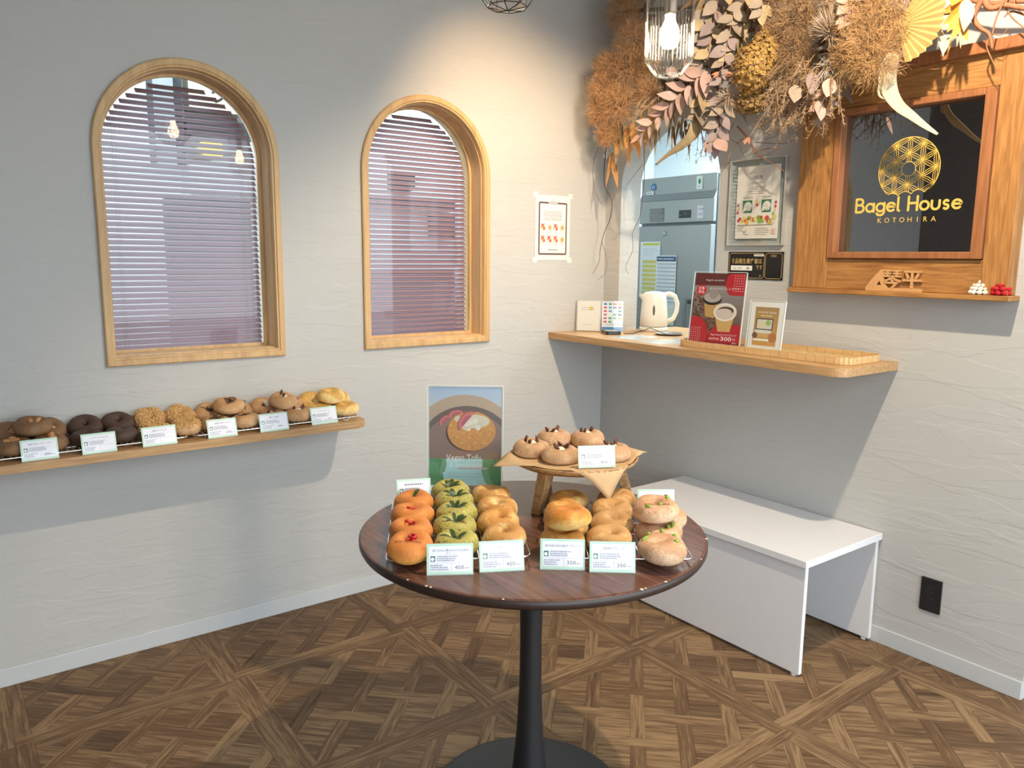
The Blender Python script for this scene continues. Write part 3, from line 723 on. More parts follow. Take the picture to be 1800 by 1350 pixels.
# kraft sheet draped on it
ks = MB(); n = 28; half = .168; A0 = math.atan2(-1.457-CS.y, -1.381-CS.x)-R(45); vs = []
for i in range(n+1):
    for j in range(n+1):
        a, b = (i/n*2-1)*half, (j/n*2-1)*half; x = a*math.cos(A0)-b*math.sin(A0); y = a*math.sin(A0)+b*math.cos(A0)
        d = math.hypot(x, y); z = PZ+.0012
        if d > .150: z = PZ+.0012+min(.011, (d-.150)*.45)
        if d > .176:
            e = d-.176; fr = max(0, math.cos(math.atan2(y, x)-A0-R(45)))
            z = PZ+.0122-e*(.25+1.0*fr**3); k = (.176+e*(1-.55*fr**3))/d; x *= k; y *= k
        vs.append((x, y, z+.0012*math.sin(x*60+y*40)*(d > .14)))
fs = [(i*(n+1)+j, (i+1)*(n+1)+j, (i+1)*(n+1)+j+1, i*(n+1)+j+1) for i in range(n) for j in range(n)]
ko = ks.add(vs, fs).build('kraft_sheet', KRAFT, None, True, loc=CS); tag(ko, 'sheet of brown kraft paper draped over the cake stand', 'paper')
md = ko.modifiers.new('s', 'SOLIDIFY'); md.thickness = .0004; md.offset = 1

# ---------------------------------------------------------------- wire racks
def wire_rack(name, label, loc, u, w, d, hgt=.016, n=14, group=None, cross=3):
    u = Vector(u).normalized(); v = Vector((0, 0, 1)).cross(u); t = thing(name, label, 'rack', loc, 0, group)
    F = Matrix((u, v, Vector((0, 0, 1)))).transposed().to_4x4()
    loop = [(x, y, hgt) for x, y in rounded(-w/2, -d/2, w/2, d/2, (.018,)*4, 5)]
    MB().tube(loop, .0023, 8, closed=True).build('rim', CHROME, t, True, M=F)
    g = MB()
    for k in range(1, n): x = -w/2+w*k/n; g.tube([(x, -d/2, hgt), (x, d/2, hgt)], .0013, 5)
    for k in range(1, cross+1): y = -d/2+d*k/(cross+1); g.tube([(-w/2, y, hgt-.002), (w/2, y, hgt-.002)], .0016, 5)
    g.build('wire_grid', CHROME, t, True, M=F)
    for sx in (-.42, .42):
        for sy in (-.42, .42):
            x, y = sx*w, sy*d
            MB().tube([(x-.012, y, hgt), (x-.010, y, .004), (x-.006, y, .0012), (x+.006, y, .0012), (x+.010, y, .004), (x+.012, y, hgt)], .0012, 6).build('foot', CHROME, t, True, M=F)
    return t
RL_U = Vector((.862, -.507, 0)); RR_U = Vector((.80, -.60, 0))
wire_rack('wire_rack', 'chrome wire rack with orange, green and pale bagels on the table', (-1.7500, -1.3510, TZ), RL_U, .312, .44, .017, 22, 'wire racks on the table', 4)
wire_rack('wire_rack', 'chrome wire rack with golden and pinkish bagels on the right of the table', (-1.4545, -1.5835, TZ), RR_U, .312, .40, .017, 22, 'wire racks on the table', 4)
for k, lb in enumerate(('wire rack under the walnut, cocoa and nut-coated bagels on the wall shelf', 'wire rack under the chocolate, pecan and pale bagels on the wall shelf')):
    wire_rack('wire_rack', lb, (-2.37+k*.62, -.118, SZ), (1, 0, 0), .60, .205, .014, 36, 'wire racks on the wall shelf', 2)

# ================================================================== bagels
def bread(name, c_low, c_mid, c_top, speck=None, speck_amt=.62, rough=.6, bump=.0015):
    m = bpy.data.materials.new(name); m.use_nodes = True; MATS[name] = m
    nt = m.node_tree; b = nt.nodes['Principled BSDF']; b.inputs['Roughness'].default_value = rough; b.inputs['Specular IOR Level'].default_value = .4
    b.inputs['Subsurface Weight'].default_value = .08; b.inputs['Subsurface Radius'].default_value = (.01, .005, .002)
    tc = nt.nodes.new('ShaderNodeTexCoord'); oi = nt.nodes.new('ShaderNodeObjectInfo')
    ad = nt.nodes.new('ShaderNodeVectorMath'); ad.operation = 'MULTIPLY_ADD'; ad.inputs[1].default_value = (1, 1, 1)
    mu = nt.nodes.new('ShaderNodeMath'); mu.operation = 'MULTIPLY'; mu.inputs[1].default_value = 17; nt.links.new(oi.outputs['Random'], mu.inputs[0])
    nt.links.new(tc.outputs['Object'], ad.inputs[0]); nt.links.new(mu.outputs[0], ad.inputs[2])
    def nz(sc, det=4):
        n = nt.nodes.new('ShaderNodeTexNoise'); n.inputs['Scale'].default_value = sc; n.inputs['Detail'].default_value = det; nt.links.new(ad.outputs[0], n.inputs['Vector']); return n.outputs[0]
    sx = nt.nodes.new('ShaderNodeSeparateXYZ'); nt.links.new(tc.outputs['Object'], sx.inputs[0])
    mr = nt.nodes.new('ShaderNodeMapRange'); mr.inputs[1].default_value = -.02; mr.inputs[2].default_value = .024; nt.links.new(sx.outputs[2], mr.inputs[0])
    a = nt.nodes.new('ShaderNodeMath'); a.operation = 'MULTIPLY_ADD'; a.inputs[1].default_value = 2.0; a.inputs[2].default_value = -1.0; nt.links.new(nz(30, 6), a.inputs[0])
    af = nt.nodes.new('ShaderNodeMath'); af.operation = 'MULTIPLY_ADD'; af.inputs[1].default_value = .9; nt.links.new(nz(150, 3), af.inputs[0]); nt.links.new(a.outputs[0], af.inputs[2])
    ag = nt.nodes.new('ShaderNodeMath'); ag.operation = 'SUBTRACT'; ag.inputs[1].default_value = .45; nt.links.new(af.outputs[0], ag.inputs[0])
    a2 = nt.nodes.new('ShaderNodeMath'); a2.operation = 'ADD'; nt.links.new(ag.outputs[0], a2.inputs[0]); nt.links.new(mr.outputs[0], a2.inputs[1])
    cr = nt.nodes.new('ShaderNodeValToRGB'); e = cr.color_ramp.elements; e[0].color = (*c_low, 1); e[0].position = .08; e[1].color = (*c_top, 1); e[1].position = .92
    k = e.new(.5); k.color = (*c_mid, 1); nt.links.new(a2.outputs[0], cr.inputs[0]); colr = cr.outputs[0]
    if speck:
        q = nt.nodes.new('ShaderNodeMapRange'); q.inputs[1].default_value = speck_amt; q.inputs[2].default_value = speck_amt+.05; nt.links.new(nz(210, 2), q.inputs[0])
        mx = nt.nodes.new('ShaderNodeMix'); mx.data_type = 'RGBA'; nt.links.new(q.outputs[0], mx.inputs[0]); nt.links.new(colr, mx.inputs[6]); mx.inputs[7].default_value = (*speck, 1); colr = mx.outputs[2]
    nt.links.new(colr, b.inputs['Base Color'])
    bp = nt.nodes.new('ShaderNodeBump'); bp.inputs['Strength'].default_value = .7; bp.inputs['Distance'].default_value = bump
    nt.links.new(nz(230, 5), bp.inputs['Height']); nt.links.new(bp.outputs[0], b.inputs['Normal'])
    return m
BR = {
 'orange': bread('tomato_bread', (.74, .36, .09), (.74, .27, .05), (.60, .20, .04), (.45, .12, .02), .66),
 'green': bread('spinach_bread', (.56, .47, .12), (.52, .44, .11), (.42, .36, .085), (.07, .10, .02), .60),
 'pale': bread('pale_bread', (.80, .62, .33), (.74, .51, .21), (.52, .25, .065), (.35, .18, .06), .66),
 'gold': bread('golden_bread', (.82, .60, .29), (.76, .45, .15), (.56, .25, .05)),
 'deep': bread('deep_golden_bread', (.80, .52, .18), (.72, .34, .07), (.55, .20, .03)),
 'whole': bread('wholewheat_bread', (.76, .55, .30), (.68, .43, .19), (.50, .26, .085), (.42, .24, .10), .62),
 'pink': bread('bean_bread', (.70, .50, .33), (.66, .42, .25), (.50, .27, .14), (.32, .14, .08), .66),
 'stand': bread('milky_bread', (.64, .45, .28), (.60, .38, .21), (.46, .26, .13), (.40, .22, .12), .66),
 'brown': bread('brown_bread', (.27, .15, .07), (.25, .135, .06), (.22, .115, .05), (.12, .05, .02), .64),
 'cocoa': bread('cocoa_bread', (.066, .035, .022), (.058, .030, .018), (.070, .038, .025), (.14, .09, .07), .66),
 'tan': bread('tan_bread', (.62, .40, .22), (.58, .35, .17), (.48, .26, .11), (.26, .11, .05), .66),
 'cream': bread('cream_bread', (.84, .67, .34), (.78, .56, .22), (.60, .33, .08)),
}
def bagel_mesh(seed, R0=.0275, rr_=.0245, rz=.0245, hole=1., n=40, m=18):
    vs = []; rs = random.Random(seed); off = Vector((rs.uniform(0, 50), rs.uniform(0, 50), rs.uniform(0, 50)))
    hx, hy = rs.uniform(-.004, .004), rs.uniform(-.004, .004); cr_ = rs.uniform(0, 2*PI)
    for i in range(n):
        a = 2*PI*i/n
        w = 1+.07*math.sin(a+cr_)+.05*math.sin(2*a+seed)
        for j in range(m):
            b = 2*PI*j/m; cb, sb = math.cos(b), math.sin(b)
            rad = max(.0012, R0+rr_*w*(cb if cb > 0 else cb*1.06*hole)); z = rz*w*sb*(1 if sb > 0 else .82)
            if cb < 0: z *= 1-.10*(-cb)
            x, y = math.cos(a)*rad+hx*(cb < 0)*-cb, math.sin(a)*rad+hy*(cb < 0)*-cb
            nn = noise.noise(Vector((x, y, z))*28+off)*.0028
            k = 1+nn/.04
            vs.append((x*k, y*k, z+nn*.6))
    zm = min(v[2] for v in vs); vs = [(x, y, max(z, zm*.86)) for x, y, z in vs]
    fs = [(i*m+j, ((i+1) % n)*m+j, ((i+1) % n)*m+(j+1) % m, i*m+(j+1) % m) for i in range(n) for j in range(m)]
    me = bpy.data.meshes.new('bagel'); me.from_pydata(vs, [], fs); me.polygons.foreach_set('use_smooth', [True]*len(fs)); me.materials.append(BR['gold'])
    return me
BMESH = [bagel_mesh(s) for s in range(8)]
BLOW = -min(v.co.z for v in BMESH[0].vertices)
DEPTH = Vector((_F.x, _F.y, 0)).normalized(); SIDE = Vector((DEPTH.y, -DEPTH.x, 0))
def bagel(kind, loc, label, group, tilt=0, roll=0, spin=None, k=None, sc=1.0, axis=None):
    k = rng.randrange(8) if k is None else k
    o = bpy.data.objects.new('bagel', BMESH[k]); COL.objects.link(o)
    o.material_slots[0].link = 'OBJECT'; o.material_slots[0].material = BR[kind]
    q = Matrix.Rotation(R(tilt), 4, axis or SIDE) @ Matrix.Rotation(R(roll), 4, DEPTH) @ Matrix.Rotation(R(spin if spin is not None else rng.uniform(0, 360)), 4, 'Z')
    o.matrix_world = Matrix.Translation(loc) @ q @ Matrix.Diagonal((sc, sc, sc, 1))
    tag(o, label, 'bagel', group); return o
def inv_up(o): return o.matrix_world.to_3x3().inverted() @ Vector((0, 0, 1))
from mathutils.bvhtree import BVHTree
BVH = [BVHTree.FromPolygons([v.co.copy() for v in me.vertices], [tuple(p.vertices) for p in me.polygons]) for me in BMESH]
def top(o, x, y):
    b = BVH[BMESH.index(o.data)]; h = b.ray_cast(Vector((x, y, .1)), Vector((0, 0, -1)))
    if h[0] is None: h = b.find_nearest(Vector((x, y, .02)))
    return h[0], h[1]
def basis(p, n, spin):
    q = n.to_track_quat('Z', 'Y').to_matrix().to_4x4(); return Matrix.Translation(p) @ q @ Matrix.Rotation(spin, 4, 'Z')
def lump(mb, M, r, sc, seed, n=8, m=5):
    rs = random.Random(seed); off = Vector((rs.uniform(0, 90),)*3); vs = []; fs = []
    for i in range(m+1):
        th = PI*i/m
        for k in range(n):
            q = 2*PI*k/n; d = Vector((math.sin(th)*math.cos(q), math.sin(th)*math.sin(q), math.cos(th)))
            f = 1+.45*noise.noise(d*1.7+off); vs.append(M @ Vector((d.x*r*sc[0]*f, d.y*r*sc[1]*f, d.z*r*sc[2]*f)))
    for i in range(m):
        for k in range(n): fs.append((i*n+k, (i+1)*n+k, (i+1)*n+(k+1) % n, i*n+(k+1) % n))
    mb.add(vs, fs)
def child(mb, name, m, o, smooth=True, kind=None):
    c = mb.build(name, m, None, smooth, kind=kind); c.parent = o; return c
WALNUT = mat('walnut_piece', (.52, .24, .085), .5, var=.3, vscale=200); PECAN = mat('pecan_half', (.10, .030, .014), .4, var=.3, vscale=250)
CHOC = mat('chocolate_shard', (.030, .012, .008), .4); BEAN = mat('green_bean', (.26, .38, .045), .35); NUTC = mat('chopped_nut', (.60, .36, .12), .6, var=.35, vscale=160)
REDV = mat('red_tomato_slice', (.50, .015, .012), .3); LEAFG = mat('cooked_spinach', (.035, .065, .012), .45, var=.4, vscale=120); CREAM = mat('cream_cheese', (.78, .66, .46), .5)
BROWNINK = mat('branded_stamp', (.22, .09, .03), .7)
def walnuts(o, n=4, cx=0, cy=0, seed=0):
    rs = rnd('wal', seed)
    for i in range(n):
        x, y = cx+rs.uniform(-.014, .014), cy+rs.uniform(-.012, .012); p, nn = top(o, x, y); mb = MB(); lump(mb, basis(p+Vector((0, 0, .003)), Vector((rs.uniform(-.4, .4), rs.uniform(-.4, .4), 1)), rs.uniform(0, 6)), rs.uniform(.010, .014), (1, .7, .6), rs.random())
        child(mb, 'walnut_piece', WALNUT, o)
def pecans(o, n=3, seed=0, rad=.016):
    rs = rnd('pec', seed); mb = MB(); p, _ = top(o, .0, .0); mb.sphere(p+Vector((0, 0, .009)), .015, 12, 6, (1, 1, .55)); child(mb, 'cream_filling', CREAM, o)
    for i in range(n):
        a = 2*PI*i/n+rs.uniform(-.4, .4); x, y = rad*math.cos(a), rad*math.sin(a); p, _ = top(o, x, y); mb = MB()
        lump(mb, basis(p+Vector((0, 0, .006)), Vector((math.cos(a)*.6, math.sin(a)*.6, 1)), rs.uniform(0, 6)) @ Matrix.Rotation(rs.uniform(.7, 1.4), 4, 'X'), .012, (.5, 1.1, .35), rs.random()); child(mb, 'pecan_half', PECAN, o)
def threads(o, n=16, seed=0):
    rs = rnd('thr', seed); mb = MB()
    for i in range(n):
        x, y = rs.gauss(0, .011), rs.gauss(0, .011); p, nn = top(o, x, y); a = rs.uniform(0, 2*PI); L = rs.uniform(.008, .022); d = Vector((math.cos(a), math.sin(a), rs.uniform(-.1, .7)))
        q = p+Vector((0, 0, .003)); mb.tube([q-d*L*.4, q+Vector((0, 0, .002)), q+d*L*.6], .0011, 5)
    child(mb, 'chocolate_shavings', CHOC, o, kind='stuff')
def nutcoat(o, n=190, seed=0):
    rs = rnd('nc', seed); mb = MB()
    for i in range(n):
        a, d = rs.uniform(0, 2*PI), math.sqrt(rs.uniform(0, 1))*.049; p, nn = top(o, d*math.cos(a), d*math.sin(a))
        if nn is None or nn.z < -.1: continue
        lump(mb, basis(p+nn*.001, nn, rs.uniform(0, 6)), rs.uniform(.0028, .0046), (1, .7, .6), rs.random(), 5, 3)
    child(mb, 'chopped_nuts', NUTC, o, False, kind='stuff')
def beans(o, n=4, seed=0):
    rs = rnd('be', seed)
    for i in range(n):
        a = rs.uniform(0, 2*PI); d = rs.uniform(.018, .040); p, nn = top(o, d*math.cos(a), d*math.sin(a)); mb = MB(); lump(mb, basis(p+nn*.001, nn, a), .0055, (1.2, .8, .7), rs.random()); child(mb, 'green_bean', BEAN, o)
def redbits(o, n=3, seed=0, at=None):
    rs = rnd('re', seed); at = at or inv_up(o)
    for i in range(n):
        x, y = rs.uniform(-.009, .009), rs.uniform(-.009, .009); p, nn = top(o, x, y); mb = MB(); M = basis(p+Vector((0, 0, .0035)), Vector((rs.uniform(-.5, .5), rs.uniform(-.5, .5), 1)), 0)
        mb.v = []; mb.tube([M @ Vector((.0075*math.cos(2*PI*k/10), .0075*math.sin(2*PI*k/10), .0015)) for k in range(10)], .0026, 6, closed=True); child(mb, 'tomato_ring', REDV, o)
def leaves(o, n=7, seed=0):
    rs = rnd('le', seed)
    for i in range(n):
        a = 2*PI*i/n+rs.uniform(-.3, .3); vs = []; L = rs.uniform(.020, .032); wd = rs.uniform(.004, .0075); ca, sa = math.cos(a), math.sin(a)
        for k in range(6):
            d = .004+L*k/5; w = wd*math.sin(PI*(.12+.88*k/5.6))
            for s_ in (-1, 1):
                x, y = ca*d-sa*w*s_, sa*d+ca*w*s_; p, nn = top(o, x, y); vs.append(p+nn*.0009)
        mb = MB().add(vs, [(2*k, 2*k+1, 2*k+3, 2*k+2) for k in range(5)]); child(mb, 'spinach_leaf', LEAFG, o)
def stamp(o, word, r, size=.009, ydir=None):
    """word burnt into the crust, following the skin; ydir = local direction pointing away from the viewer"""
    vs, fs = textpoly(word, size, .035); x0 = min(v[0] for v in vs); x1 = max(v[0] for v in vs); y = ydir.normalized(); x = Vector((y.y, -y.x)); out = []
    for a, b in vs:
        q = x*(a-(x0+x1)/2)+y*(b-r); p, nn = top(o, q.x, q.y); out.append(p+nn*.0004)
    child(MB().add(out, fs), 'branded_stamp', BROWNINK, o, False)
def ldir(o):
    d = o.matrix_world.to_3x3().inverted() @ DEPTH; return Vector((d.x, d.y))

RT = TZ+.0187           # top of the wires on the table
def row(kind, pts, lab, grp, tilts, z=.783, sc=1.0):
    out = []
    for i, (x, y) in enumerate(pts):
        tl = tilts[i] if isinstance(tilts, (list, tuple)) else tilts
        zz = RT+BLOW*.86*math.cos(R(tl))*sc+.036*math.sin(abs(R(tl)))*sc*.55
        out.append(bagel(kind, onz(x, y, zz), lab[i], grp, tl, 0, sc=sc))
    return out
G = 'orange tomato bagels on the left table rack'
o4 = row('orange', ((726.6, 884), (725, 906), (722, 934), (720.7, 961)), ['orange tomato bagel at the back of its row, beside the hidden price card', 'orange tomato bagel second from the back, red ring in its hole', 'orange tomato bagel third from the back, leaning on the front one', 'front orange tomato bagel with red rings and a stamped word'], G, (3, 4, 5, 12), sc=1.0)
redbits(o4[1], 1, 1); redbits(o4[2], 2, 2); redbits(o4[3], 3, 3); stamp(o4[3], 'KOTOHIRA', .024, .011, ldir(o4[3])); leaves(o4[0], 1, 9)
G = 'green spinach bagels on the left table rack'
gl = ['green spinach bagel at the far back below the poster', 'green spinach bagel second from the back of its row', 'middle green spinach bagel of its row of five', 'green spinach bagel just behind the frontmost, stamped on its side', 'frontmost yellow-green spinach bagel behind its price card']
g5 = row('green', ((792, 865), (800, 882), (802, 903), (801, 927), (801, 957)), gl, G, (3, 4, 4, 4, 3))
for i, o in enumerate(g5): leaves(o, 7 if i < 4 else 4, i)
stamp(g5[3], 'KOTOHIRA', .028, .011, ldir(g5[3]))
G = 'pale bagels on the left table rack'
row('pale', ((864, 872), (874, 895), (877, 919), (885, 946)), ['pale speckled bagel at the back right of the left rack', 'pale speckled bagel second in the right row of the left rack', 'browner bagel third in the right row of the left rack', 'frontmost pale bagel of the left rack, behind its price card'], G, (2, 4, 4, 4))[2].material_slots[0].material = BR['gold']
G = 'golden plain bagels on the right table rack'
row('gold', ((1001, 882), (994, 903), (996, 926), (988, 950)), ['golden plain bagel at the back left of the right rack under the kraft corner', 'golden plain bagel second in the left row of the right rack', 'golden plain bagel beneath the glossy deep-golden one', 'frontmost golden plain bagel behind the 350 price card'], G, (2, 2, 2, 4))
bagel('deep', onz(1000, 912, .824), 'glossy deep-golden bagel stacked on top of the left row, right rack', G, -8, -4, sc=1.03)
G = 'wholewheat bagels on the right table rack'
row('whole', ((1083, 879), (1075, 899), (1077, 923), (1073, 949)), ['wholewheat bagel at the back of the middle row, right rack', 'wholewheat bagel second from the back in the middle row, right rack', 'wholewheat bagel third from the back in the middle row, right rack', 'frontmost wholewheat bagel behind the right-hand 350 card'], G, (2, 3, 4, 3))
G = 'pinkish bean bagels on the right table rack'
b3_ = row('pink', ((1166, 912), (1160, 937), (1162, 966)), ['pinkish bean bagel underneath the stacked one at the right rack edge', 'pinkish bagel with green beans in the middle of the rightmost row', 'frontmost pinkish bagel with green beans at the rack corner'], G, (0, 3, 3), sc=1.03)
b4_ = bagel('pink', onz(1153, 896, .828), 'stamped pinkish bagel stacked on top at the rear of the rightmost row', G, 6, -4, sc=1.02)
for i, o in enumerate(b3_): beans(o, 5, i)
beans(b4_, 4, 8); stamp(b4_, 'KOTOHIRA', .026, .011, ldir(b4_))
G = 'pecan bagels on the cake stand'
zs = TZ+PZ+.002+BLOW*.86
for i, (x, y, lb) in enumerate(((934, 790, 'leftmost pecan-topped bagel on the cake stand'), (972, 771, 'rear left pecan-topped bagel on the cake stand'), (1031, 772, 'rear right pecan-topped bagel on the cake stand'), (985, 801, 'front pecan-topped bagel on the cake stand beside its price card'), (1076, 796, 'pecan-topped bagel hidden behind the price card on the cake stand'))):
    pecans(bagel('stand', onz(x, y, zs), lb, G, 0), 3, i)
price_card(onz(1017, 824, TZ+PZ+.003), onz(1082, 822, TZ+PZ+.003), TZ+PZ+.0035, .057, ('ピーカンプレーン',), '450', 'price card standing on the cake stand in front of the pecan bagels', 14, 20)

# on the wall shelf
SR = SZ+.0155; zf = SR+BLOW*.86
def shelf(kind, items, grp, top_fn, labs):
    for i, (x, y, z, tl) in enumerate(items):
        o = bagel(kind, (x, y, zf+z), labs[i], grp, tl, rng.uniform(-4, 4), axis=Vector((1, 0, 0)))
        if top_fn: top_fn(o, i)
shelf('brown', ((-2.556, -0.150, 0.000, 2), (-2.548, -0.052, 0.020, 30), (-2.496, -0.106, 0.049, 12), (-2.449, -0.052, 0.020, 30), (-2.457, -0.150, 0.000, 2)), 'brown walnut bagels on the wall shelf', lambda o, i: walnuts(o, (7, 5, 6, 5, 5)[i], 0, 0, i),
      ['large brown walnut bagel at the left front of the wall shelf', 'brown walnut bagel at the back left edge of the wall shelf', 'highest brown walnut bagel at the back of the wall shelf', 'brown walnut bagel in the middle of its pile on the shelf', 'brown walnut bagel in front, behind the leftmost shelf price card'])
shelf('cocoa', ((-2.348, -0.052, 0.020, 30), (-2.249, -0.052, 0.020, 30), (-2.356, -0.150, 0.000, 2), (-2.257, -0.150, 0.000, 2)), 'dark cocoa bagels on the wall shelf', None,
      ['dark cocoa bagel at the back left of its four on the shelf', 'dark cocoa bagel at the back right of its four on the shelf', 'dark cocoa bagel at the front left of its four on the shelf', 'dark cocoa bagel at the front right of its four on the shelf'])
shelf('tan', ((-2.150, -0.052, 0.020, 30), (-2.051, -0.052, 0.020, 30), (-2.158, -0.150, 0.000, 2), (-2.059, -0.150, 0.000, 2)), 'nut-coated bagels on the wall shelf', lambda o, i: nutcoat(o, 260, i),
      ['nut-coated bagel at the back next to the cocoa bagels', 'nut-coated bagel at the back next to the chocolate bagels', 'nut-coated bagel in front, behind the third shelf price card', 'front right nut-coated bagel next to the chocolate bagels'])
shelf('tan', ((-1.952, -0.052, 0.020, 30), (-1.900, -0.106, 0.049, 12), (-1.960, -0.150, 0.000, 2), (-1.853, -0.052, 0.020, 30), (-1.861, -0.150, 0.000, 2)), 'chocolate-shaving bagels on the wall shelf', lambda o, i: threads(o, 22, i),
      ['chocolate-shaving bagel at the back beside the nut-coated ones', 'highest chocolate-shaving bagel at the back of the shelf', 'chocolate-shaving bagel in front, behind the fourth shelf card', 'chocolate-shaving bagel in the middle right of its pile', 'chocolate-shaving bagel in front, right of the fourth shelf card'][:5])
shelf('tan', ((-1.754, -0.052, 0.020, 30), (-1.702, -0.106, 0.049, 12), (-1.762, -0.150, 0.000, 2), (-1.655, -0.052, 0.020, 30), (-1.663, -0.150, 0.000, 2)), 'pecan bagels on the wall shelf', lambda o, i: pecans(o, 2, 40+i),
      ['pecan bagel at the back left of its five on the wall shelf', 'highest pecan bagel with tall curled nuts on the wall shelf', 'front left pecan bagel of its five on the wall shelf', 'reddish pecan bagel in the middle of its five on the shelf', 'front right pecan bagel of its five, right of the fifth card'])
shelf('cream', ((-1.566, -0.052, 0.020, 30), (-1.514, -0.106, 0.049, 12), (-1.574, -0.150, 0.000, 2), (-1.467, -0.052, 0.020, 30), (-1.475, -0.150, 0.000, 2)), 'pale cream bagels on the wall shelf', None,
      ['pale cream bagel at the back left of its five on the shelf end', 'highest pale cream bagel at the back of the shelf end', 'pale cream bagel in front, behind the last shelf price card', 'pale cream bagel in the middle of its five on the shelf end', 'rightmost pale cream bagel at the end of the wall shelf'])
CL = ['shelf price card before the walnut bagels, leftmost on the wall shelf', 'shelf price card before the dark cocoa bagels', 'shelf price card before the nut-coated bagels', 'shelf price card before the chocolate-shaving bagels', 'shelf price card before the shelf pecan bagels', 'shelf price card before the pale cream bagels, last on the right']
CT = ['胡桃とあんこのベーグル', 'クッキー＆ショコラ', '胡桃とアーモンド', '北海道小豆のショコラ', '胡桃と北海道', 'クリームチーズ'][:6]
for i, (a, b) in enumerate((((38, 812), (105, 805)), ((145, 800), (207, 793)), ((252, 787), (312, 779)), ((367, 772), (418, 765)), ((459, 761), (508, 754)), ((549, 748), (594, 742)))):
    pa, pb = onz(*a, SZ), onz(*b, SZ); ym = (pa.y+pb.y)/2
    price_card((pa.x, ym), (pb.x, ym), SZ, .062, (CT[i],), None if i in (1, 2) else ('490', 0, 0, '470', '490', '470')[i], CL[i], 18, 30+i, grp='price cards on the wall shelf')

# ================================================================== lamps
BULB = mat('glowing_bulb', (1, .9, .75), .4, emit=(1, .82, .55), estr=22)
# ribbed cylinder pendant
P1 = CAM+ray(1177, 60)*1.92
pd = thing('pendant_lamp', 'clear ribbed glass cylinder pendant lamp hanging before the dried flowers', 'lamp', P1, group='pendant lamps')
n = 160; prof = [(.030, .150), (.056, .130), (.0585, .110), (.0585, -.062), (.034, -.095), (.026, -.096)]
mb = MB(); vs = []
for r_, z in prof:
    for k in range(n):
        q = 2*PI*k/n; f = 1-.045*abs(math.sin(q*20)); vs.append((r_*f*math.cos(q), r_*f*math.sin(q), z))
fs = [(i*n+k, (i+1)*n+k, (i+1)*n+(k+1) % n, i*n+(k+1) % n) for i in range(len(prof)-1) for k in range(n)]
mb.add(vs, fs).build('glass_shade', SHADEGLASS, pd)
MB().lathe([(.024, -.0965), (.030, -.0985), (.0345, -.0965), (.030, -.0945)], 40, closed=True).lathe([(.014, -.096), (.0165, -.0975), (.019, -.096), (.0165, -.0945)], 32, closed=True).build('glass_rim', SHADEGLASS, pd, True)
MB().lathe([(.004, -.034), (.016, -.031), (.0235, -.018), (.0245, -.004), (.0215, .012), (.015, .026), (.0125, .034), (.0125, .044)], 24).build('bulb', BULB, pd, True)
MB().lathe([(.014, .044), (.0155, .05), (.0155, .10), (.022, .104), (.022, .15), (.012, .165)], 24).build('socket', mat('grey_brass_socket', (.25, .22, .18), .35, .8), pd, True)
MB().tube([(0, 0, .16), (0, 0, ZC-P1.z)], .0025, 6).build('cable', BLACKP, pd)
MB().lathe([(.05, ZC-P1.z-.02), (.05, ZC-P1.z)], 32).build('ceiling_rose', BLACKP, pd)
lamp('POINT', 'pendant_glow_ribbed', P1+Vector((0, 0, -.002)), 9, (1, .74, .45), None, .024)
# faceted geometric pendant
P2_ = CAM+ray(893, -50)*1.79
pg = thing('pendant_lamp', 'faceted clear glass pendant lamp with black metal edges at the top', 'lamp', P2_, group='pendant lamps')
rings = [(.0, -.084, 1), (.046, -.076, 8), (.097, -.014, 8), (.045, .10, 8)]
vv = [[Vector((0, 0, rings[0][1]))]]+[[Vector((r_*math.cos(2*PI*(k+.5*(i % 2))/8), r_*math.sin(2*PI*(k+.5*(i % 2))/8), z)) for k in range(8)] for i, (r_, z, _) in enumerate(rings[1:])]
edges = set(); pan = []
for k in range(8):
    k2 = (k+1) % 8
    pan.append((vv[0][0], vv[1][k2], vv[1][k])); edges.add((0, 0, 1, k)); edges.add((1, k, 1, k2))
    for i in (1, 2):
        a, b = vv[i], vv[i+1]; sh = k if i == 1 else k
        if i == 1: tri = [((1, k), (1, k2), (2, k)), ((2, k), (1, k2), (2, k2))]
        else: tri = [((2, k), (2, k2), (3, k2)), ((2, k), (3, k2), (3, k))]
        for t_ in tri:
            pan.append(tuple(vv[q][w] for q, w in t_))
            for e_ in range(3): (q, w), (q2, w2) = t_[e_], t_[(e_+1) % 3]; edges.add((q, w, q2, w2) if (q, w) < (q2, w2) else (q2, w2, q, w))
for t_ in pan: MB().add(t_, [(0, 1, 2)]).build('glass_facet', SHADEGLASS, pg)
mb = MB()
for q, w, q2, w2 in edges: mb.tube([vv[q][w], vv[q2][w2]], .0012, 5)
mb.build('metal_frame', BLACKM, pg)
MB().lathe([(.004, -.045), (.02, -.038), (.028, -.02), (.028, -.005), (.02, .015), (.013, .03), (.013, .045)], 24).build('bulb', BULB, pg, True)
MB().lathe([(.016, .045), (.018, .05), (.018, .10), (.046, .102), (.046, .112), (.01, .13)], 24).build('socket', BLACKM, pg, True)
MB().tube([(0, 0, .12), (0, 0, ZC-P2_.z)], .0025, 6).build('cable', BLACKP, pg)
lamp('POINT', 'pendant_glow_faceted', P2_+Vector((0, 0, -.01)), 9, (1, .74, .45), None, .026)
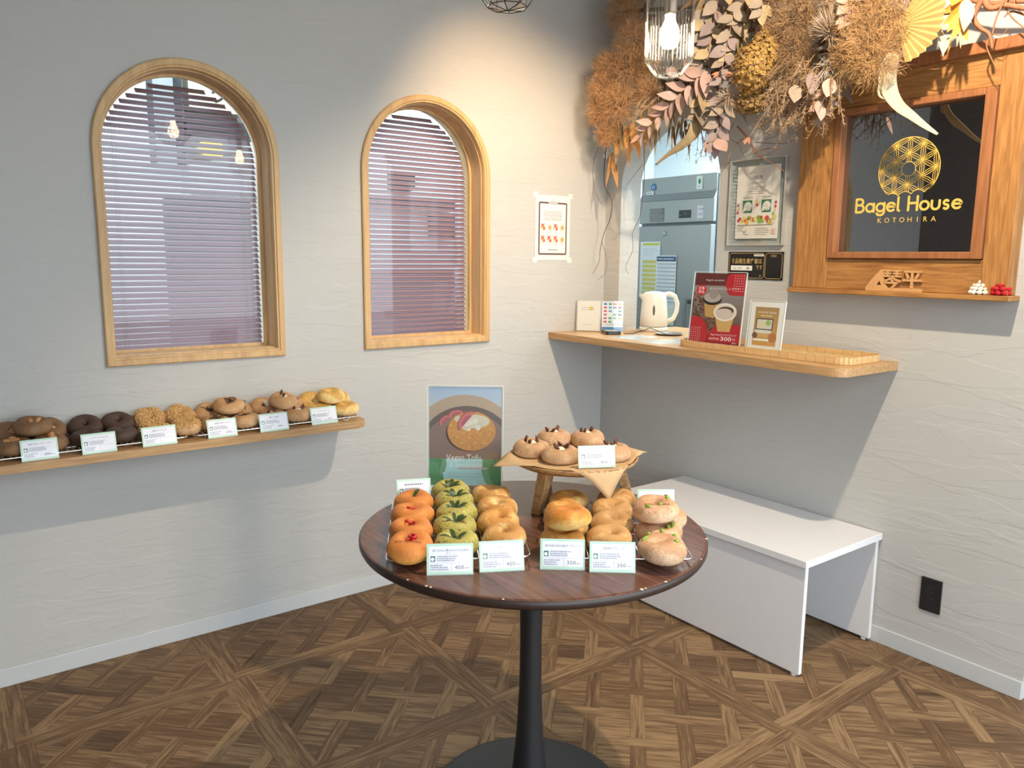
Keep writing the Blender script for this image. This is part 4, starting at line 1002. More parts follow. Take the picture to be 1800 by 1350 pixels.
# ceiling spotlights
for L_, tg, lb in ((SPOT_A, SPOT_T, 'black ceiling spotlight aimed down at the table and counter'), (SPOT_B, (-.58, 0, 1.7), 'black ceiling spotlight aimed at the left wall')):
    d = (Vector(tg)-Vector(L_)).normalized(); sp = thing('ceiling_spotlight', lb, 'spotlight', L_)
    q = d.to_track_quat('-Z', 'Y').to_matrix().to_4x4()
    MB().lathe([(.03, .09), (.034, .085), (.034, .004), (.031, .004), (.031, .07), (.0, .07)], 24).build('housing', BLACKP, sp, M=q)
    MB().tube([q @ Vector((0, 0, .09)), (0, 0, ZC-L_[2])], .006, 8).build('arm', BLACKP, sp)

tl = thing('tube_light', 'white ceiling tube light inside the kitchen', 'lamp', (1.3, -.2, 2.36))
MB().box((-.1, -.6, 0), (.1, .6, .05)).build('housing', PLASTIC_W, tl, bevel=.004); MB().tube([(0, 0, .05), (0, 0, ZC-2.36)], .008, 8).build('hanger', PLASTIC_W, tl)
# ================================================================== on the walls
# clipboard notice on the left wall
nt_ = thing('notice_sheet', 'small sheet with a printed clipboard and food pictures taped to the left wall', 'notice', (-.338, -.001, 1.39))
MB().box((-.105, 0, 0), (.105, .297, .0006), M=FA((0, 0, 0))).build('paper', mat('notice_paper', (.80, .74, .68), .6), nt_)
p = Print(.0001); p.z = .0007; rr = rnd('notice')
for k in range(22):
    x, y = rr.choice([(-.098, rr.uniform(.02, .28)), (.098, rr.uniform(.02, .28)), (rr.uniform(-.09, .09), .285), (rr.uniform(-.09, .09), .010)]); p.stroke([(x+.006*math.cos(2*PI*i/12), y+.006*math.sin(2*PI*i/12)) for i in range(12)], .0008, (.75, .48, .44), closed=True)
p.poly([(x, y) for x, y in rounded(-.086, .024, .086, .266, (.008,)*4, 4)], (.13, .075, .065)); p.up(); p.rect(-.078, .032, .078, .258, (.82, .76, .70)); p.up()
p.poly(rounded(-.028, .254, .028, .270, (.004,)*4, 3), (.45, .46, .46)); p.disc(0, .272, .008, (.45, .46, .46), 14); p.up(); p.disc(0, .273, .0035, (.80, .74, .68), 12)
p.lines(-.06, .06, [.222, .213, .204, .195, .186], .0042, (.36, .30, .27), rr, (.8, 1), True)
for r0, yy in ((0, .150), (1, .095)):
    for k in range(4):
        x = -.057+k*.038; p.disc(x, yy, .0135, (.66, .52, .33), 16, .016); p.up()
        if not (k == 3 or (r0 == 0 and k == 1)):
            for s_ in (-1, 1): p.stroke([(x-.013, yy+.008-.008*s_), (x+.003, yy+.008+.008*s_)], .0045, (.70, .03, .03))
            p.disc(x+.004, yy-.006, .006, (.62, .07, .05), 10)
        else: p.disc(x, yy, .007, (.45, .28, .12), 10)
        p.rect(x-.006, yy-.025, x+.006, yy-.0225, (.4, .34, .3))
p.rect(-.03, .046, .03, .0495, (.3, .25, .22)); p.build('print', INK, nt_, M=FA((0, 0, 0)))
for sx, sy in ((-1, 0), (1, 0), (-1, .297), (1, .297)): MB().box((sx*.105-.014, sy-.012, .0008), (sx*.105+.014, sy+.012, .001), M=FA((0, 0, 0)) ).build('tape', mat('frosted_tape', (.72, .70, .66), .3), nt_)

# certificate in an acrylic wall frame
cf = thing('certificate_frame', 'vegan certificate in a clear acrylic frame on the right wall', 'certificate', (0, -.888, 1.46))
MB().box((-.131, 0, .014), (.131, .338, .017), M=FB((0, 0, 0))).build('front_plate', CLEAR, cf)
MB().box((-.131, 0, .003), (.131, .338, .006), M=FB((0, 0, 0))).build('back_plate', CLEAR, cf)
rim = MB(); E_ = mat('acrylic_bright_edge', (.62, .60, .55), .15, .5)
for a, b in (((-.133, -.002, .0), (-.129, .340, .019)), ((.129, -.002, 0), (.133, .340, .019)), ((-.129, -.002, 0), (.129, .002, .019)), ((-.129, .336, 0), (.129, .340, .019))): rim.box(a, b, M=FB((0, 0, 0)))
rim.build('bevelled_rim', E_, cf)
MB().box((-.100, .025, .008), (.104, .312, .009), M=FB((0, 0, 0))).build('paper_sheet', mat('certificate_paper', (.82, .74, .66), .6), cf)
p = Print(.0001); p.z = .0092; rr = rnd('cert'); g = (.16, .14, .12)
p.text('認証書', 0, .262, .014, g, 'c'); p.lines(-.05, .05, [.245, .228, .220, .212, .203], .0034, (.38, .33, .29), rr, (.5, 1), True)
for cx, tx in ((-.045, 'VEGAN'), (.045, 'VEGAN')):
    p.text(tx, cx, .184, .012, g, 'c', width=.046); p.rect(cx-.023, .128, cx+.023, .178, (.03, .17, .10)); p.up()
    p.disc(cx+.003, .154, .018, (.80, .74, .66), 20); p.poly([(cx-.023, .128), (cx-.004, .139), (cx+.014, .136), (cx+.021, .15), (cx+.021, .162), (cx-.014, .162)], (.80, .74, .66)); p.up()
    p.stroke([(cx-.012, .155), (cx-.008, .148), (cx-.003, .160), (cx+.002, .156), (cx+.006, .150), (cx+.001, .147)], .0016, (.03, .17, .10)); p.stroke([(cx-.018, .131), (cx-.006, .141), (cx+.008, .141), (cx+.018, .150)], .0014, (.03, .17, .10))
FR = [(.66, .05, .04), (.75, .42, .06), (.72, .60, .10), (.22, .40, .08), (.52, .04, .07), (.80, .55, .35), (.35, .10, .12), (.78, .68, .25)]
for k in range(26): p.disc(-.085+.172*(k/25), rr.uniform(.088, .110), rr.uniform(.006, .011), rr.choice(FR), 12); p.z += .00003
for x, y in ((-.09, .16), (-.088, .145), (-.09, .13), (.0, .17), (.002, .158), (.09, .165), (.089, .15), (.087, .135), (.08, .122)): p.disc(x, y, .006, rr.choice(FR), 10); p.z += .00003
p.up(); p.lines(-.09, .09, [.079], .003, g, rr, (.95, 1)); p.lines(-.09, -.05, [.072, .065, .058], .0028, (.4, .35, .3), rr); p.lines(.0, .075, [.066, .058, .050, .042], .0028, (.4, .35, .3), rr)
p.stroke([(-.06, .055), (-.052, .048), (-.045, .057)], .003, g); p.lines(-.055, -.03, [.042], .0025, g, rr, (.9, 1)); p.rect(.076, .042, .092, .062, (.72, .34, .26)); p.up(); p.lines(.078, .09, [.058, .052, .046], .002, (.82, .74, .66), rr, (.9, 1))
p.build('print', INK, cf, M=FB((0, 0, 0)))

# black hygiene plate
hp = thing('hygiene_plate', 'black and gold food hygiene manager plate below the certificate', 'sign', (0, -.891, 1.32))
MB().box((-.132, 0, 0), (.132, .112, .004), M=FB((0, 0, 0))).build('plate', mat('black_gloss_plate', (.008, .007, .006), .25), hp)
p = Print(.0001); p.z = .0042; gd = (.52, .36, .12)
def oct_(x0, y0, x1, y1, c): return [(x0+c, y0), (x1-c, y0), (x1, y0+c), (x1, y1-c), (x1-c, y1), (x0+c, y1), (x0, y1-c), (x0, y0+c)]
p.stroke(oct_(-.127, .006, .044, .106, .007), .0018, gd, closed=True); p.stroke(oct_(.050, .006, .127, .106, .007), .0018, gd, closed=True)
p.text('食品衛生責任者は', -.117, .066, .0225, gd, 'l', width=.150, bold=.012); p.text('です', .006, .042, .020, gd, 'l', width=.03, bold=.01); p.text('受講証', .088, .092, .010, gd, 'c', width=.026); p.text('会', .028, .012, .010, gd, 'c')
p.rect(-.118, .036, -.012, .056, (.80, .78, .72)); p.rect(-.006, .094, .04, .102, (.80, .78, .72)); p.up(); p.text('山 内    薫', -.065, .041, .011, (.12, .1, .1), 'c', width=.082); p.lines(-.003, .037, [.098], .003, (.12, .1, .1), rnd('h'), (.9, 1))
p.build('lettering', INK, hp, M=FB((0, 0, 0)))

# carved kanji plaque and two knitted ornaments on the frame's ledge
kp = thing('kanji_plaque', 'small cut-out wooden kanji plaque standing on the frame ledge', 'plaque', (-.066, -1.505, 1.2975))
PLY = mat('light_plywood', (.58, .31, .12), .6, var=.08)
FP = FB((0, 0, 0))
MB().box((-.098, 0, -.004), (.098, .012, .004), M=FP).build('base_strip', PLY, kp)
MB().prism([(-.098, .012), (-.02, .012), (-.035, .030), (-.03, .055), (-.045, .075), (-.062, .058), (-.078, .040)], -.003, .003, FP, holes=[[(-.06, .02), (-.05, .035), (-.042, .02)]]).build('mountain_cutout', PLY, kp)
vs, fs = textpoly('琴平', .072, .018); x0 = min(v[0] for v in vs); x1 = max(v[0] for v in vs); y0 = min(v[1] for v in vs)
mb = MB(); tw_ = .135/(x1-x0); k = len(vs)
V0 = [FP @ Vector((-.040+(a-x0)*tw_, .010+(b-y0)*.95, .004)) for a, b in vs]; V1 = [FP @ Vector((-.040+(a-x0)*tw_, .010+(b-y0)*.95, -.004)) for a, b in vs]
ec = {}
for f in fs:
    for i in range(len(f)): e_ = (f[i], f[(i+1) % len(f)]); ec[e_] = 1
sides = [(a, a+k, b+k, b) for a, b in ec if (b, a) not in ec]
mb.add(V0+V1, fs+[tuple(i+k for i in reversed(f)) for f in fs]+sides).build('kanji_letters', PLY, kp)
def knit(name, label, loc, c1, c2, tiers):
    t = thing(name, label, 'ornament', loc, 0, 'knitted ornaments on the frame ledge'); rs = rnd(name, loc); z = 0
    for r_, h_, nn in tiers:
        mb = MB()
        for k in range(nn):
            a = 2*PI*k/nn+z*40; mb.sphere((r_*math.cos(a), r_*math.sin(a), z+h_/2), h_*.62, 8, 6, (1, 1, .85))
        mb.sphere((0, 0, z+h_/2), max(r_, .006), 10, 6, (1, 1, h_/2/max(r_, .006)))
        mb.build('crochet_tier', c1 if z < .028 or c2 is None else c2, t, True); z += h_*.86
    return t
WY = mat('white_yarn', (.80, .74, .64), .9, bump=.001, bscale=400); RY = mat('red_yarn', (.45, .008, .012), .9, bump=.001, bscale=400)
knit('knitted_ornament', 'white knitted tiered ornament on the right end of the frame ledge', (-.048, -1.776, 1.2975), WY, None, ((.025, .014, 9), (.021, .013, 8), (.015, .012, 6), (.006, .012, 3)))
knit('knitted_ornament', 'red knitted ornament with white top beside the white knitted one', (-.048, -1.838, 1.2975), RY, WY, ((.022, .015, 8), (.021, .014, 8), (.013, .012, 6)))

# ================================================================== on the counter
cz = CZ
# payment signs
q = rnd('qr')
ub = (Vector((-.115, -.118, 0))-Vector((-.205, -.018, 0))).normalized()
p = Print(.00004); p.rect(-.055, 0, .055, .145, (.80, .76, .72)); p.up(); p.disc(.012, .108, .011, (.80, .62, .12), 14); p.lines(-.035, .03, [.112, .102], .0035, (.5, .42, .3), q, (.9, 1)); p.lines(-.03, .03, [.03], .003, (.55, .5, .5), q, (.9, 1))
poster_stand('payment_card', 'white cashless payment card in an acrylic stand in the corner of the counter', 'sign', (-.160, -.068, cz), ub, .110, .145, 6, p, foot=.03, margin=.002)
p = Print(.00004); p.rect(-.05, 0, .05, .142, (.74, .76, .80)); p.up(); p.rect(-.05, 0, .05, .02, (.05, .22, .50)); p.up()
cc = [(.04, .12, .42), (.55, .06, .06), (.70, .45, .05), (.06, .30, .16), (.10, .30, .55)]
for r0 in range(6):
    for k in range(4):
        if q.random() < .85: p.rect(-.043+k*.023, .126-r0*.017, -.043+k*.023+.015, .135-r0*.017, q.choice(cc))
p.up(); p.lines(-.04, .04, [.036, .029], .003, (.3, .3, .4), q, (.9, 1))
poster_stand('payment_card', 'payment logo list in an acrylic stand next to the white payment card', 'sign', (-.078, -.150, cz), Vector((.07, -.065, 0)), .095, .142, 4, p, foot=.03, margin=.002)
cr_ = thing('card_reader', 'small black card reader lying on the counter by the payment cards', 'card reader', (-.15, -.215, cz), R(-30))
MB().prism(rounded(-.035, -.06, .035, .06, (.012,)*4), 0, .016).build('body', mat('black_reader', (.02, .025, .03), .25), cr_, bevel=.003)
MB().prism(rounded(-.028, -.05, .028, .045, (.006,)*4), .016, .0165).build('screen', mat('reader_glass', (.08, .10, .12), .05, spec=1), cr_)
tag(MB().tube([(-.118, -.27, cz+.004), (-.09, -.30, cz+.004), (-.06, -.34, cz+.02), (-.04, -.36, cz+.034), (.0, -.385, cz+.016), (.03, -.40, cz+.004), (.06, -.41, cz+.004)], .002, 6).build('power_cord', BLACKP, None, True), 'thin black cord running from the card reader across the counter', 'cord')
ms = MB().lathe([(.002, .001), (.055, .001), (.064, .006), (.068, .009), (.064, .008), (.054, .003), (.002, .0025)], 40).build('coin_dish', mat('pewter', (.32, .30, .28), .3, .8), None, True, loc=(.045, -.40, cz)); tag(ms, 'round pewter coin dish on the hatch sill beside the kettle', 'dish')
for i, (x, y, a, lb) in enumerate(((-.17, -.40, 8, 'laminated leaflet lying flat nearest the card reader'), (-.20, -.60, -6, 'laminated leaflet lying flat near the woven tray'))):
    t = thing('leaflet', lb, 'leaflet', (x, y, cz), R(a), 'leaflets on the counter'); MB().box((-.10, -.075, 0), (.10, .075, .0008)).build('sheet', mat('laminate', (.66, .72, .74), .12, spec=.6), t)
    p = Print(.0001); p.z = .0009; rr = rnd('lf', i); p.rect(-.08, .02, .0, .06, (.30, .45, .52)); p.rect(.01, .0, .085, .06, (.60, .55, .42)); p.lines(-.085, .085, [-.01, -.025, -.04, -.055], .005, (.35, .40, .44), rr, (.6, 1)); p.build('print', GLOSSINK, t)
# electric kettle
kt = thing('electric_kettle', 'white electric kettle standing on the hatch sill', 'kettle', (.150, -.205, cz), R(-38))
KP = mat('kettle_white', (.80, .80, .74), .28)
MB().lathe([(.068, 0), (.070, .004), (.070, .018), (.066, .020)], 40).build('power_base', KP, kt, True)
MB().lathe([(.062, .022), (.068, .028), (.066, .08), (.060, .15), (.055, .176), (.049, .186), (.02, .192), (.001, .193)], 40).build('body', KP, kt, True)
MB().add([(-.050, -.016, .180), (-.050, .016, .180), (-.078, 0, .178), (-.057, -.014, .145), (-.057, .014, .145), (-.058, 0, .14)], [(0, 2, 1), (0, 3, 2), (1, 2, 4), (2, 3, 5), (2, 5, 4), (3, 4, 5)]).build('spout', KP, kt, True)
MB().tube([(.048, 0, .176), (.070, 0, .182), (.098, 0, .170), (.112, 0, .135), (.110, 0, .095), (.096, 0, .060), (.066, 0, .046)], [.012, .012, .0115, .011, .011, .011, .012], 12).build('handle', KP, kt, True)
sm = R(-100); pv = Vector((math.cos(sm)*.0625, math.sin(sm)*.0625, .10))
MB().sphere(pv, .011, 14, 8, (.55, .55, 2.6)).build('water_window', mat('water_gauge', (.14, .13, .10), .2), kt, True)
# woven tray
wt = thing('woven_tray', 'long shallow woven-wood tray on the right end of the counter', 'tray', (-.150, -1.100, cz))
STRAW = wood('split_wood', (.68, .46, .22), (.58, .36, .15), 'Y', 4, .5, 8)
RO = rounded(-.120, -.380, .120, .380, (.05,)*4, 5)
MB().prism(rounded(-.118, -.378, .118, .378, (.05,)*4, 5), .001, .004).build('bottom', STRAW, wt)
mb = MB(); rr = rnd('weave')
for i in range(22):
    for j in range(66):
        x, y = -.110+i*.0104, -.365+j*.0112
        if abs(x) > .075 and abs(y) > .335: continue
        if (i+j) % 2: mb.box((x-.005, y-.0075, .004), (x+.005, y+.0075, .0055+rr.uniform(0, .001)))
        else: mb.box((x-.0075, y-.005, .004), (x+.0075, y+.005, .005+rr.uniform(0, .001)))
mb.build('woven_strips', mat('woven_straw', (.62, .44, .20), .6, var=.2, vscale=60), wt, kind='stuff')
per = []; 
for i in range(len(RO)):
    a, b = Vector(RO[i]), Vector(RO[(i+1) % len(RO)]); L = (b-a).length; k = max(1, round(L/.036))
    for s_ in range(k): per.append((a+(b-a)*s_/k, a+(b-a)*(s_+1)/k))
for a, b in per:
    t_ = (b-a).normalized(); n_ = Vector((t_.y, -t_.x)); g_ = t_*.0011; h = .026+rr.uniform(-.0012, .0008)
    MB().prism([tuple(a+g_), tuple(b-g_), tuple(b-g_+n_*-.004), tuple(a+g_+n_*-.004)], .001, h).build('rim_slip', STRAW, wt)
# red coffee poster
p = Print(.00004); w2, h2 = .105, .29; rr = rnd('coffee')
p.rect(-w2, 0, w2, h2, (.30, .018, .022)); p.up(); vgrad(p, -w2, w2, h2*.16, h2*.83, (.10, .05, .035), (.26, .23, .22), 8); p.rect(-w2, h2*.83, w2, h2, (.12, .028, .024)); p.up()
for k in range(520):
    x, y = rr.uniform(-w2, w2), rr.uniform(h2*.14, h2*.72)
    if y > h2*(.30+.42*max(0, .5-x/w2*.75)) : continue
    clipdisc(p, x, y, .0055, .0038, -w2, w2, 0, h2, rr.choice([(.12, .05, .025), (.20, .09, .05), (.07, .03, .018), (.25, .12, .07)]), 7); p.z += .0000006
p.up(); clipdisc(p, .075, h2*.86, .05, .055, -w2, w2, h2*.7, h2, (.42, .02, .03)); clipdisc(p, -.085, h2*.16, .055, .07, -w2, w2, 0, h2*.42, (.44, .025, .03)); clipdisc(p, .06, h2*.12, .085, .06, -w2, w2, 0, h2*.3, (.42, .02, .03)); p.rect(-w2, 0, w2, h2*.055, (.22, .016, .02)); p.up()
p.poly([(-.048, h2*.40), (-.008, h2*.38), (.010, h2*.62), (-.058, h2*.62)], (.48, .28, .10)); p.up(); p.disc(-.024, h2*.635, .040, (.03, .022, .02), 24, .022); p.up(); p.disc(-.024, h2*.665, .036, (.40, .34, .32), 24, .020); p.up(); p.disc(-.020, h2*.715, .019, (.30, .24, .22), 18, .020); p.up()
p.poly([(.012, h2*.20), (.062, h2*.20), (.078, h2*.46), (-.008, h2*.46)], (.55, .33, .12)); p.up(); p.disc(.035, h2*.47, .048, (.74, .66, .58), 28, .036); p.up(); p.disc(.035, h2*.468, .041, (.58, .46, .40), 26, .029); p.up()
p.disc(.038, h2*.492, .032, (.06, .025, .018), 22, .015); p.up(); p.disc(.033, h2*.475, .030, (.58, .46, .40), 22, .013); p.up()
p.disc(-.074, h2*.765, .021, (.55, .02, .03), 22); p.up(); wc = (.82, .76, .72)
p.text('定番', -.074, h2*.775, .013, wc, 'c'); p.text('商品', -.074, h2*.725, .013, wc, 'c'); p.text('オリジナルブレンドです', -.04, h2*.775, .0115, wc, 'l', width=.125); p.text('Regular products', -.02, h2*.895, .0095, wc, 'c', width=.075)
p.text('Bagel Houseオリジナルブレンド', .092, h2*.145, .009, wc, 'r', width=.105); p.text('HOT/ICE', .022, h2*.085, .012, wc, 'r', width=.042); p.text('300', .028, h2*.078, .022, wc, 'l', width=.045, bold=.01); p.text('円', .078, h2*.085, .011, wc, 'l'); p.text('(税込)', .094, h2*.045, .007, wc, 'r'); p.text('Bagel House Kotohira', 0, h2*.018, .009, (.70, .56, .52), 'c', width=.10)
for i in range(5):
    for j in range(7): p.disc(.062+i*.009, h2*(.97-j*.035), .0016, wc, 6); p.disc(-.098+i*.009, h2*(.06+j*.03), .0016, wc, 6)
poster_stand('coffee_poster', 'red coffee poster in an acrylic stand on the woven tray', 'poster', (-.215, -.868, cz+.0055), Vector((.06, -.21, 0)), .21, .29, 9, p, foot=.06)
p = Print(.00004); p.rect(-.07, 0, .07, .185, (.78, .75, .72)); p.up(); vgrad(p, -.05, .05, .018, .165, (.58, .30, .07), (.36, .22, .08), 8); p.up()
p.rect(-.042, .078, .030, .122, (.05, .04, .035)); p.up(); p.rect(-.038, .082, .026, .118, (.62, .60, .52)); p.disc(.010, .106, .011, (.28, .44, .10), 12); p.disc(-.018, .098, .014, (.72, .58, .34), 12, .011); p.rect(-.044, .066, .026, .078, (.66, .64, .60)); p.rect(-.034, .05, .012, .066, (.60, .36, .14)); p.rect(-.046, .036, .02, .044, (.80, .78, .74)); p.disc(.034, .05, .018, (.44, .16, .03), 14); p.disc(-.042, .056, .012, (.16, .07, .04), 12)
p.text('ONLINE SHOP', 0, .142, .009, (.84, .78, .68), 'c', width=.078); p.lines(-.025, .025, [.132], .003, (.84, .78, .68), rnd('os'), (.9, 1)); p.up()
poster_stand('photo_stand', 'small white-bordered food photo in an acrylic stand on the woven tray', 'picture', (-.185, -1.080, cz+.0055), Vector((.01, -.14, 0)), .14, .185, 7, p, foot=.05)

# ================================================================== kitchen refrigerator seen through the hatch
fg = thing('refrigerator', 'tall stainless steel kitchen refrigerator seen through the arched hatch', 'refrigerator', (.8, .245, 0))
def fb(n, a, b, m, par=None, bev=.004): return MB().box(a, b).build(n, m, par or fg, bevel=bev)
fb('cabinet', (.0, -.285, .12), (.74, .285, 1.868), STEELD)
fp = fb('fascia', (-.03, -.280, 1.605), (0, .280, 1.735), STEEL); MB().prism([(-.03, 1.735), (-.008, 1.775), (-.012, 1.868), (0, 1.868), (0, 1.735)], -.28, .28, Matrix(((1, 0, 0, 0), (0, 0, 1, 0), (0, 1, 0, 0), (0, 0, 0, 1)))).build('top_panel', STEEL, fg)
dr = fb('door', (-.045, -.280, .72), (0, .280, 1.590), STEEL); fb('door', (-.045, -.280, .14), (0, .280, .705), STEEL)
for y in (-.24, .24):
    for x in (.06, .68): MB().lathe([(.02, 0), (.02, .12)], 12, (x, y, 0)).build('leg', STEELD, fg)
# in u,v on the door front (x=-.045): u = -(y - .245)
FF = lambda y, z, x=-.0305: FB((x, y-.245, z))
p = Print(.0002)
p.rect(-.045, -.022, .045, .022, (.01, .012, .013)); p.up(); p.rect(-.02, -.010, .03, .012, (.02, .03, .03)); p.rect(-.042, -.006, -.024, -.003, (.02, .35, .12)); p.rect(-.002, -.001, .004, .003, (.10, .60, .25)); p.build('control_display', GLOSSINK, fg, M=FF(.165, 1.652))
p = Print(.0002); p.rect(-.115, -.040, .0, .036, (.18, .19, .19)); p.up(); p.lines(-.112, -.003, [.028, .018, .008, -.002, -.012, -.022, -.032], .004, (.42, .44, .44), rnd('spec'), (.7, 1)); p.build('spec_plate', INK, fg, M=FF(.32, 1.655))
p = Print(.0002); p.rect(-.022, -.034, .022, .034, (.72, .70, .80)); p.up(); p.text('A冷凍', -.018, .010, .014, (.03, .03, .04), 'l', width=.036); p.text('-5℃', -.018, -.020, .02, (.03, .03, .04), 'l', width=.034); p.build('handwritten_label', INK, fg, M=FF(.055, 1.66))
FT = lambda y, z: FB((-.0125, y-.245, z))
p = Print(.0002); p.rect(-.022, -.036, .022, .036, (.78, .82, .80)); p.up(); p.poly([(0, .024), (.010, .010), (.008, -.004), (0, -.010), (-.008, -.004), (-.010, .010)], (.05, .30, .16)); p.lines(-.012, .012, [-.022], .005, (.4, .55, .48), rnd('lf2'), (.9, 1)); p.build('leaf_sticker', INK, fg, M=FT(.085, 1.822))
p = Print(.0002); p.disc(0, 0, .020, (.05, .20, .42), 20); p.up(); p.disc(0, 0, .012, (.55, .65, .72), 16); p.up(); p.rect(-.003, -.016, .003, .016, (.05, .20, .42)); p.rect(-.010, .002, .010, .006, (.05, .20, .42)); p.build('blue_emblem', INK, fg, M=FT(.43, 1.818))
p = Print(.0002); p.rect(-.028, -.010, .028, .010, (.78, .80, .80)); p.up(); p.lines(-.022, .02, [0], .007, (.2, .25, .3), rnd('e'), (.8, .9)); p.build('small_label', INK, fg, M=FT(.455, 1.784))
MB().lathe([(.014, 0), (.012, .006), (.004, .008)], 16).build('door_lock', mat('lock_chrome', (.42, .50, .48), .3, .7), fg, True, M=FF(.30, 1.545, -.045) )
MB().tube([FF(.095, 1.16, -.045) @ Vector(v) for v in ((0, 0, 0), (0, .01, .03), (0, -.02, .04), (.002, -.10, .042), (.006, -.20, .04), (.008, -.23, .03), (.008, -.24, 0))], .013, 8).build('door_handle', mat('handle_grey', (.20, .23, .25), .35), fg, True)
for (y, z, w, h, kind, lb) in ((.405, 1.335, .16, .33, 0, 'white note sheet with yellow rows taped to the refrigerator'), (.275, 1.22, .155, .40, 1, 'printed checklist sheet taped in front on the refrigerator door')):
    t = thing('note_sheet', lb, 'note', (.8-.047-kind*.002, y, z), 0, 'notes on the refrigerator'); M_ = FB((0, 0, 0)); MB().box((-w/2, -h/2, 0), (w/2, h/2, .0008), M=M_).build('paper', mat('note_paper', (.74, .80, .84), .5), t)
    p = Print(.0001); p.z = .001; rr = rnd('note', kind)
    if kind == 0:
        p.rect(-w/2+.02, h/2-.022, w/2-.01, h/2-.008, (.62, .64, .10)); p.lines(-w/2+.02, w/2-.01, [h/2-.04-.012*k for k in range(4)], .003, (.45, .52, .62), rr)
        for k in range(8): p.rect(-w/2+.022, -h/2+.02+k*.026, w/2-.01, -h/2+.04+k*.026, (.66, .62, .20))
    else:
        p.rect(-w/2+.004, h/2-.034, w/2-.004, h/2-.006, (.06, .12, .22)); p.up(); p.lines(-w/2+.01, w/2-.02, [h/2-.02], .008, (.6, .68, .75), rr, (.9, 1))
        for k in range(11): p.rect(-w/2+.010, h/2-.052-k*.022, w/2-.006, h/2-.046-k*.022, (.35, .42, .52)); p.lines(-w/2+.012, w/2-.02, [h/2-.060-k*.022], .004, (.50, .57, .66), rr, (.4, 1))
        p.rect(-w/2, -h/2, w/2, -h/2+.10, (.70, .76, .66))
    p.build('print', INK, t, M=M_)

# ================================================================== dried flower garland above the hatch
GO = Vector((-.12, -.9, 2.15))
gd_ = thing('dried_flower_garland', 'large garland of dried flowers, plumes and leaves hung over the hatch and sign frame', 'garland', GO)
GI = Matrix.Translation(-GO)
def gp(x, y, X): return onx(x, y, X)
def pxm(X=-.2): return 3.15/FPX
def gchild(mb, name, m, smooth=True, kind=None): return mb.build(name, m, gd_, smooth, M=GI, kind=kind)
def lm(name, c, rough=.65): return mat(name, c, rough, var=.12, vscale=18)
PINKL = lm('pink_leaf', (.54, .34, .27)); PALEP = lm('pale_pink_leaf', (.55, .36, .30)); TAUPE = lm('taupe_leaf', (.34, .26, .19)); MAUVEL = lm('mauve_leaf', (.30, .22, .20)); OLIVE = lm('olive_leaf', (.25, .18, .09)); RUST = lm('rust_leaf', (.40, .20, .06)); STRAWL = lm('straw_leaf', (.46, .34, .18)); DARKL = lm('dark_leaf', (.13, .085, .055)); CREAML = lm('cream_leaf', (.58, .48, .30)); ORANGEL = lm('orange_petal', (.74, .32, .045)); PALM = lm('palm_leaf', (.44, .32, .11)); SAGE = lm('sage_leaf', (.36, .32, .17))
TWIG = mat('dark_twig', (.085, .045, .028), .8); REDTWIG = mat('red_driftwood', (.34, .14, .065), .7, var=.25, vscale=40); TANTWIG = mat('tan_twig', (.40, .26, .14), .8)
VIEW = -DEPTH
def leaf(p0, p1, w, m, curl=.15, fold=.25, shape='oval', face=None, n=7, name='leaf'):
    p0, p1 = Vector(p0), Vector(p1); d = p1-p0; L = d.length; d.normalize(); f = Vector(face) if face is not None else (VIEW+Vector((rng.uniform(-.6, .6), rng.uniform(-.6, .6), rng.uniform(-.2, .7))))
    s_ = d.cross(f); s_ = s_.normalized() if s_.length > 1e-5 else d.orthogonal().normalized(); nn = s_.cross(d); vs = []
    for k in range(n+1):
        t = k/n
        ww = {'oval': math.sin(PI*min(1, .04+.96*t)**.85), 'lance': math.sin(PI*(.05+.95*t)**.6)*(1-.15*t), 'tear': math.sin(PI*(.03+.97*t)**.7)}[shape]*w/2
        c = p0+d*L*t+nn*(curl*L*(t*t))
        vs += [c-s_*ww+nn*abs(ww)*fold, c, c+s_*ww+nn*abs(ww)*fold]
    fs = []
    for k in range(n): a = 3*k; fs += [(a, a+1, a+4, a+3), (a+1, a+2, a+5, a+4)]
    return gchild(MB().add(vs, fs), name, m)
def smooth_path(pts, k=5):
    P = [Vector(p) for p in pts]; out = []
    for i in range(len(P)-1):
        a, b, c, d = P[max(i-1, 0)], P[i], P[i+1], P[min(i+2, len(P)-1)]
        for s_ in range(k):
            t = s_/k; out.append(.5*((2*b)+(c-a)*t+(2*a-5*b+4*c-d)*t*t+(3*b-a-3*c+d)*t**3))
    return out+[P[-1]]
def twig(pts, r0, r1, m=None, X=-.15, name='twig', jit=.01):
    P = smooth_path([gp(x, y, X+rng.uniform(-jit, jit)) for x, y in pts]); n = len(P)
    return gchild(MB().tube(P, [r0+(r1-r0)*i/(n-1) for i in range(n)], 6), name, m or TWIG)
